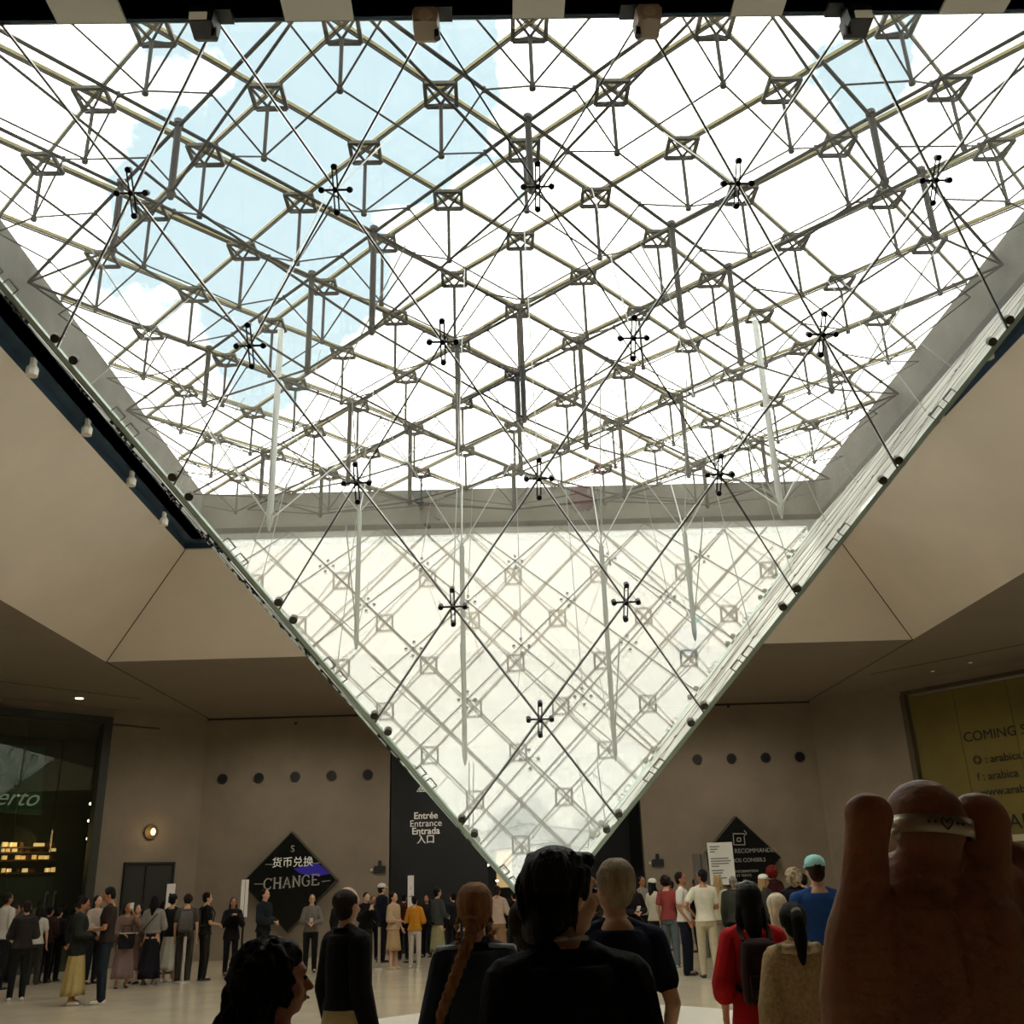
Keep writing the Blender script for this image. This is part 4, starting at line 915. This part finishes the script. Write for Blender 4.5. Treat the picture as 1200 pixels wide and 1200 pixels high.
pp_('r7', 'person in a pale jacket with a shoulder bag right of the cream trousers', 848, feet=1134, top=1026, rz=150, sex='f', upper=('jacket', '#b0a888'), lower=('trousers', '#8a8270', .02), hair=('long', 'blond'), arms='strap')
bg_ = worn(P_['r7'], 'shoulder_bag', 'dark shoulder bag hanging over the pale jacket', 'bag'); fused('bag_body', BM().rings([[V((-.24+sx*.05, .02+sy*.13, z)) for sx, sy in ((-1, -1), (1, -1), (1, 1), (-1, 1))] for z in (.92, 1.12)]), cloth('bag brown', '#241a16'), bg_, .012)
obj('strap', BM().path([V((-.25, .02, 1.1)), V((-.12, .03, 1.49)), V((.0, .1, 1.46))], .010), cloth('bag brown', '#241a16'), bg_)
pp_('r8', 'balding man in a dark grey-green jacket below the white notice board', 866, feet=1141, top=1026, rz=165, upper=('jacket', '#34362f'), lower=('trousers', '#22221f'), hair=('bald', 'grey'), sk='mid')
pp_('r9', 'woman in a white cap with long blond hair behind the red dress', 903, y=21.5, top=1025, rz=100, sex='f', upper=('jacket', '#3a342c'), lower=('trousers', '#1c1c1c'), hair=('long', 'blond'), cap='#e2ded2')
pp_('r10', 'person with curly dark red hair behind the white cap', 913, y=24.5, top=1016, rz=190, sex='f', upper=('jacket', '#3a1414'), lower=('trousers', '#1c1416'), hair=('curly', 'red', .12), sk='mid')
pp_('r11', 'person with curly blond hair and black jacket beside the blue shirt', 939, y=16.5, top=1019, rz=170, sex='f', upper=('jacket', '#111116'), lower=('trousers', '#131318'), hair=('curly', 'greyblond', .12))
pp_('r12', 'dark-haired person between the blond curls and the blue shirt', 950, y=20.5, top=1024, rz=180, upper=('tee', '#1a2440'), lower=('trousers', '#131318'), hair=('short', 'black'))
pp_('r13', 'person in black right of the white notice board, behind the red dress', 880, y=25.5, top=1030, rz=200, upper=('jacket', '#151515'), lower=('trousers', '#131318'), hair=('short', 'black'))
# ---- nearer people
pp_('H', 'man in a royal blue shirt and pale turquoise cap seen from behind', 966, y=9.6, top=1004, rz=176, upper=('tee', '#1d3f73', .80), lower=('shorts', '#1a1f30', .02), hair=('short', 'brown'), cap='#9ed4cf', arms='relaxed', vox=.010, wide=1.12)
pp_('F', 'woman in a long red dress with dark backpack and black hair', 882, y=6.7, top=1037, rz=176, sex='f', upper=('wide', '#b3141c', .80), lower=('skirt', '#a8101a', .12, .26), hair=('longback', 'black', 1.36), arms='relaxed', arms2='front', vox=.009, sk='light')
g = BM(); g.chain([V((-.07, -.01, 1.755)), V((0, .02, 1.778)), V((.07, -.01, 1.755))], [.009, .010, .009], n=8)
sg = worn(P_['F'], 'sunglasses', 'sunglasses pushed up on the black hair of the woman in red', 'glasses')
obj('frame', g, mat('silver band', '#a8a4a0', .2, metal=.6), sg, smooth=True)
for s in (-1, 1): obj('lens', BM().ball((s*.04, -.055, 1.762), (.03, .012, .018), n=10, m=6), M_dark, sg, smooth=True)
backpack(P_['F'], 'dark brown backpack on the woman in the red dress', '#2a1712', .27, .40)
pp_('S', 'person in a cream headscarf between the red dress and the beige fleece', 915, y=8.6, top=1050, rz=170, sex='f', upper=('long', '#8a7a66', .85), lower=('trousers', '#2a2420'), hair=('scarf', 'cream'), arms='front', vox=.012)
pp_('G', 'woman in a beige fleece jacket with a dark ponytail seen from behind', 931, y=6.2, top=1060, rz=180, sex='f', upper=('fleece', '#b59a72', .98), lower=('skirt', '#5a1216', .45, .22), hair=('pony', 'darkbrown', 1.36), arms='down', vox=.009, wide=.98, slim=.96)
obj('collar', BM().chain([V((-.17, -.04, 1.47)), V((-.12, .09, 1.485)), V((0, .12, 1.47)), V((.12, .09, 1.485)), V((.17, -.04, 1.47))], [.022, .036, .034, .036, .022]), mat('fleece pale', '#c2ab84', .95, noise=.2, nscale=40, bump=.6), P_['G'], smooth=True)
obj('hair_band', BM().tube((0, .115, 1.715), (0, .132, 1.70), .036, n=12), mat('grey band', '#8a8680'), P_['G'])
pp_('B', 'balding man in a black jacket and khaki trousers seen from behind', 406, y=6.9, top=1040, rz=138, upper=('jacket', '#0f0f12', .93), lower=('trousers', '#b8a478', .015), hair=('bald', 'brown'), arms='down', vox=.009, sk='light', hy=10, slim=.82, wide=.80)
pp_('E', 'grey-haired man in a navy T-shirt standing right of the tall dark-haired man', 722, y=4.9, top=1010, rz=184, upper=('tee', '#191c33', .80), lower=('trousers', '#5c564a', .015), hair=('short', 'greyblond'), arms='relaxed', vox=.009, sk='light', hy=25)
pp_('C', 'woman with a long auburn braid and a denim jacket seen from behind', 557, y=4.9, top=1038, rz=180, sex='f', upper=('jacket', '#28303a', .80), lower=('trousers', '#1d2230', .015), hair=('short', 'auburn'), arms='down', vox=.008, wide=.92, slim=.92)
g = BM(); rnd = random.Random(3)
for i in range(22):
    f = i/21; c = V((.0+.17*f+.010*(-1)**i, .105+.055*math.sin(f*2), 1.58-.40*f)); g.ball(c, (.03-.012*f, .026-.01*f, .026), n=10, m=6)
g.chain([V((.175, .155, 1.17)), V((.19, .15, 1.11))], [.014, .006])
for s in (-1, 1):
    for i in range(9): g.ball((s*(.07+rnd.uniform(0, .025)), .01+rnd.uniform(-.03, .05), 1.60-.015*i), rnd.uniform(.01, .018), n=7, m=5)
fused('braid', g, hairm('auburn'), P_['C'], .007, smooth=1)
for s in (-1, 1): obj('shoulder_rim_light', BM().chain([V((s*.07, .06, 1.482)), V((s*.18, .03, 1.472))], [.012, .014], n=8), cloth('rim lit denim', '#a9b6c2'), P_['C'], smooth=True, label='pale strip for the rim light on the denim shoulder')  # pale strips put the rim light into the shoulders of the jacket
pp_('A', 'person with voluminous dark curly hair in profile, lower left foreground', 329, y=3.1, top=1106, rz=128, sex='f', upper=('tee', '#1a1a1c'), lower=('trousers', '#1b1b20'), hair=('none', 'black'), arms='down', vox=.008, sk='mid', hy=-15)
g = BM(); rnd = random.Random(11)
g.ball((0, .045, 1.68), (.09, .092, .092), n=16, m=10); g.ball((0, .006, 1.706), (.080, .084, .072), n=16, m=10); g.ball((0, .085, 1.56), (.10, .085, .12), n=14, m=8)
def curl(c0, L_, r0):
    pts = []; ph = rnd.uniform(0, 6.3); n_ = max(5, int(L_/.016)); dx = rnd.uniform(-.25, .25); dy = rnd.uniform(-.1, .3)
    for i in range(n_): s_ = i/n_*L_; pts.append(c0+V((dx*s_+.013*math.cos(ph+s_*70), dy*s_+.013*math.sin(ph+s_*70), -s_)))
    return pts
for i in range(380):
    a = rnd.uniform(0, 2*math.pi); z = rnd.uniform(-.9, 1); q = math.sqrt(1-z*z); c_ = V((q*math.cos(a)*.108, .04+q*math.sin(a)*.114, 1.685+z*.098))
    if c_.y < -.03 and c_.z < 1.72: continue
    g.chain(curl(c_, rnd.uniform(.06, .22 if c_.y > .05 else .10), 0), [.0085]*60, n=5) if False else None
    pts = curl(c_, rnd.uniform(.05, .24 if c_.y > .04 else .09), 0)
    for p0, p1 in zip(pts, pts[1:]): g.tube(p0, p1, .0085, n=5)
Rh_ = Matrix.Translation((0, 0, 1.545)) @ Matrix.Rotation(dg_(-15), 4, 'Z') @ Matrix.Translation((0, 0, -1.545)); g.v = [tuple(Rh_ @ V(v)) for v in g.v]
fused('hair', g, mat('hair curly', '#140e0b', .75, noise=.3, nscale=30, spec=.2), P_['A'], .0065, smooth=1)
obj('earring', BM().ball((.082, .012, 1.575), .007, n=8, m=6), mat('silver', '#c8c8c8', .2, metal=1), P_['A'], smooth=True)
pp_('D', 'tall man with thick dark hair and black jacket, front centre, head turned', 664, y=2.95, top=999, rz=182, upper=('jacket', '#0b0b0c', .80), lower=('trousers', '#101012'), hair=('none', 'black'), arms='down', vox=.007, sk='light', hy=-62, wide=.93, slim=.95)
g = BM(); g.ball((0, .03, 1.685), (.094, .105, .092), n=18, m=12); g.ball((0, .05, 1.625), (.084, .075, .10), n=16, m=10)
g.chain([V((-.06, .055, 1.60)), V((-.02, .095, 1.55)), V((.04, .08, 1.55)), V((.07, .03, 1.60))], [.04, .042, .042, .03]); g.cap((.04, -.05, 1.735), (-.045, -.055, 1.73), .026); g.cap((.07, -.03, 1.70), (.078, -.012, 1.64), .018); g.cap((-.07, -.03, 1.70), (-.078, -.012, 1.64), .018)
rnd = random.Random(5)
for i in range(60):
    a = rnd.uniform(-.6, math.pi+.6); z0_ = rnd.uniform(1.60, 1.76); q = math.sqrt(max(0, 1-((z0_-1.68)/.10)**2)); c_ = V((math.cos(a)*.095*q, .03+math.sin(a)*.105*q, z0_)); g.chain([c_, c_+V((math.cos(a)*.008, .01, -.03)), c_+V((math.cos(a)*.004, .012, -.065))], [.010, .009, .004], n=5)
Rh_ = Matrix.Translation((0, 0, 1.545)) @ Matrix.Rotation(dg_(-62), 4, 'Z') @ Matrix.Translation((0, 0, -1.545)); g.v = [tuple(Rh_ @ V(v)) for v in g.v]
fused('hair', g, mat('hair thick black', '#100b09', .6, spec=.3, noise=.5, nscale=10, bump=.7, bscale=14, streak=(8, 8, 1.5)), P_['D'], .0065, smooth=1)
obj('shirt_collar', BM().chain([V((-.062, -.02, 1.517)), V((-.05, .055, 1.526)), V((0, .082, 1.528)), V((.05, .055, 1.526)), V((.062, -.02, 1.517))], [.007]*5, n=6), cloth('pale collar', '#b8b0a6'), P_['D'], smooth=True)
pp_('N', 'person in a beige top just left of the tall dark-haired man, nearly hidden', 628, y=4.3, top=1056, rz=150, sex='f', upper=('long', '#a89880'), lower=('trousers', '#3a342c'), hair=('short', 'brown'), sk='light', vox=.010, hy=-30)
# ---------------------------------------------------------------- queue posts, belts and upright signs
def post(u, feet, label, hgt=.98):
    y = at_height(u, feet, 0).y; t = thing('queue_post', label, 'barrier', (at_depth(u, feet, y).x, y, 0))
    obj('base', MB().tube((0, 0, 0), (0, 0, .03), .17, .16, n=20), mat('pale post', '#b3a898', .4, metal=.2), t); obj('pole', MB().tube((0, 0, .03), (0, 0, hgt), .035, n=12), mat('pale post', '#b3a898', .4), t); obj('head', MB().tube((0, 0, hgt-.08), (0, 0, hgt+.02), .042, n=12), M_dark, t)
    return t
q1 = post(444, 1136, 'pale queue post at the start of the rope beside the beige dress'); q2 = post(213, 1152, 'pale queue post in front of the grey backpack'); q3 = post(538, 1131, 'queue post hidden behind the braided woman')
def belt(a, b, label):
    t = tag(obj('queue_belt', MB().bar(a.location+V((0, 0, .93)), b.location+V((0, 0, .93)), .006, .05), cloth('belt', '#1c1414')), label, 'barrier'); return t
belt(q1, q3, 'dark belt stretched between the posts in front of the beige dress')
def sign_pole(u, feet, top, wpx, label, col='#d8cfc0'):
    y = at_height(u, feet, 0).y; p = at_depth(u, feet, y); zt = at_depth(u, top, y).z
    t = thing('upright_sign', label, 'sign', (p.x, y, 0)); sc_ = y/F_PX*1.1
    obj('plate', MB().box((0, 0, zt-.42), (wpx*sc_, .03, .84)), mat('white sign plate', col, .5, emit=.12), t)
    obj('pole', MB().tube((0, .03, .02), (0, .03, zt-.1), .025, n=10), M_dsteel, t); obj('base', MB().tube((0, .03, 0), (0, .03, .03), .18, n=20), M_dsteel, t)
    return t, zt, y
t, zt, y = sign_pole(281, 1140, 1031, 7, 'narrow white upright sign in front of the CHANGE diamond')
obj('divider', MB().box((0.01, -.017, zt-.42), (.012, .004, .8)), mat('grey line', '#6a645a'), t)
t, zt, y = sign_pole(481, 1128, 1026, 6, 'narrow white upright sign standing in the dark entrance')
text('i', .14, (0, -.02, zt-.3), 0, M_darkgrey, t); text('→', .14, (0, -.02, zt-.5), 0, M_darkgrey, t)
t, zt, y = sign_pole(192, 1141, 1036, 8, 'white upright sign with a dark figure by the dark door')
obj('figure', MB().box((0, -.018, zt-.36), (.08, .006, .16)).tube((0, -.015, zt-.25), (0, -.02, zt-.25), .035, n=12), M_darkgrey, t)
# white notice board and the grey cabinet behind it
y = 23.6; a, b = at_depth(829, 989, y), at_depth(862, 1035, y); w_ = b.x-a.x+.02
t = thing('notice_board', 'white notice board on a stand in front of the right diamond sign', 'sign', ((a.x+b.x)/2, y, 0)); hb_ = a.z-b.z+.05; zc_ = (a.z+b.z)/2
obj('board', MB().box((0, 0, zc_), (w_, .03, hb_)), mat('white board', '#c9c4b4', .5, emit=.12), t); obj('leg', MB().tube((-w_*.3, .03, 0), (-w_*.3, .03, zc_), .02), M_dsteel, t); obj('leg', MB().tube((w_*.3, .03, 0), (w_*.3, .03, zc_), .02), M_dsteel, t)
ml = mat('grey print', '#5a564c', .7)
for v, L_, o_ in ((992, .5, 0), (995, .4, 0), (998, .25, 0), (1006, .9, 0), (1009, 1.0, 0), (1012, .9, 0), (1015, .4, 0), (1020, .6, .0), (1023, .5, .15), (1026, .4, .2), (1029, .7, .1)):
    z = at_depth(845, v, y).z; obj('text_line', MB().box((-w_*.42+w_*.42*L_*.95+o_*w_*.2, -.017, z), (w_*.84*L_*.95, .004, .022)), ml, t)
y = 25.2; a, b = at_depth(812, 1001, y), at_depth(831, 1045, y)
t = thing('grey_cabinet', 'grey double cabinet half hidden behind the white notice board', 'cabinet', ((a.x+b.x)/2, y, 0)); w_ = b.x-a.x
for s in (-1, 1): obj('door', MB().box((s*w_*.27, 0, a.z/2), (w_*.45, .3, a.z)), mat('grey cabinet door', '#6a665a', .6), t)
obj('carcass', MB().box((0, .05, a.z/2), (w_*.9, .25, a.z*.99)), M_darkgrey, t)
# ---------------------------------------------------------------- the raised hand
HD = .40
def hp3(u, v, y=HD): return at_depth(u, v, y)
def rp(px, y=HD): return px/F_PX*y*1.08
hand = thing('raised_hand', 'raised hand with a silver ring, dark against the light, lower right foreground', 'hand', hp3(1085, 1200, HD))
def hl(p): return p-hand.location
g = BM()
def fing(spec, n=16):
    pts = [hl(hp3(u, v, y)) for u, v, y, r_ in spec]; rs = [rp(r_, y) for u, v, y, r_ in spec]; g.chain(pts, rs, n=n)
fing([(1068, 1290, .405, 78), (1062, 1200, .40, 80), (1062, 1110, .40, 70), (1075, 1050, .402, 48)])
fing([(1120, 1290, .41, 76), (1118, 1200, .405, 80), (1120, 1110, .405, 74), (1130, 1050, .407, 48)])
fing([(1165, 1110, .415, 58), (1168, 1060, .415, 44), (1150, 1180, .41, 60)])
# thumb, held up at the left
fing([(1040, 1250, .395, 62), (1018, 1170, .39, 48), (1012, 1100, .388, 38), (1013, 1040, .386, 25), (1015, 990, .386, 22), (1018, 958, .387, 24)])
g.ball(hl(hp3(1018, 955, .386)), (rp(25), rp(22), rp(22)), n=16, m=10)
# index finger with the ring: knuckle high, then bent away and down
fing([(1082, 1080, .402, 40), (1090, 1010, .400, 31), (1090, 985, .399, 32), (1087, 962, .399, 40), (1084, 960, .402, 41), (1078, 975, .435, 32), (1070, 1010, .455, 27), (1060, 1050, .462, 22)])
# middle finger
fing([(1140, 1080, .408, 42), (1146, 1010, .408, 32), (1147, 964, .410, 31), (1146, 965, .425, 29), (1138, 985, .448, 26), (1128, 1025, .462, 23), (1115, 1055, .466, 20)])
# ring finger
fing([(1180, 1080, .418, 34), (1184, 1035, .42, 25), (1186, 1012, .424, 23), (1183, 1015, .445, 22), (1170, 1040, .46, 20), (1158, 1062, .465, 17)])
# little finger
fing([(1205, 1110, .425, 26), (1214, 1062, .43, 19), (1215, 1045, .435, 18), (1208, 1055, .452, 17), (1195, 1075, .462, 14)])
M_hand = mat('hand skin', '#a87858', .55, noise=.12, nscale=60, bump=.12, bscale=260, spec=.35); M_hand.node_tree.nodes['Principled BSDF'].inputs['Subsurface Weight'].default_value = .08
fused('hand_skin', g, M_hand, hand, .0011, smooth=6)
# forearm goes on below the frame
# nail on the thumb and the ring
rg = BM(); c0 = hl(hp3(1090, 972, .3985)); n = 40; ax = ((hl(hp3(1086, 930, .398))-hl(hp3(1088, 1010, .400))).normalized()+V((0, .16, 0))).normalized(); e1 = ax.cross(V((0, 1, 0))).normalized(); e2 = ax.cross(e1)
R0 = rp(39); rr = []
for rad, z in ((R0, -.0032), (R0+.0012, -.0034), (R0+.0014, 0), (R0+.0012, .0034), (R0, .0032)): rr.append([c0+ax*z+e1*(math.cos(2*math.pi*i/n)*rad)+e2*(math.sin(2*math.pi*i/n)*rad*.98) for i in range(n)])
rr.append(rr[0])
ring = thing('finger_ring', 'broad silver ring engraved with a heart on the raised hand', 'ring', hand.location)
obj('band', BM().rings(rr, cap=False), mat('silver ring', '#c2b8a4', .3, metal=.85), ring, smooth=True)
ht = BM(); rf = R0+.0018; hpts = []
def onr(a, z): return c0+ax*z+e1*(math.cos(a)*rf)+e2*(math.sin(a)*rf*.98)
sgn = -1 if (c0+e2).y > c0.y else 1
A0 = math.pi/2*sgn
hh = [(.0, -.0022), (.10, -.0004), (.13, .0010), (.09, .0020), (.04, .0016), (0, .0006), (-.04, .0016), (-.09, .0020), (-.13, .0010), (-.10, -.0004), (0, -.0022)]
ht.path([onr(A0+a_, z) for a_, z in hh], .00028, n=5)
obj('heart_engraving', ht, mat('engraving', '#4a4034', .5), ring)
for s in (-1, 1):
    for k_ in (.26, .40): obj('engraved_dot', BM().ball(onr(A0+s*k_, .0004), .0005, n=6, m=4), mat('engraving', '#4a4034', .5), ring)
obj('stone', BM().ball(onr(A0+1.25*(-1 if onr(A0+1.0, 0).x > onr(A0, 0).x else 1), -.004), .0022, n=10, m=6), mat('glint', '#fff4e6', .1, metal=.2), ring, smooth=True)
# lettering becomes plain mesh
dgr = bpy.context.evaluated_depsgraph_get()
for o in [o for o in sc.objects if o.type == 'FONT']:
    me = bpy.data.meshes.new_from_object(o.evaluated_get(dgr)); nm = o.name
    mw = o.matrix_basis.copy(); par = o.parent; bpy.data.objects.remove(o)
    n_ = bpy.data.objects.new(nm, me); sc.collection.objects.link(n_); n_.parent = par; n_.matrix_basis = mw
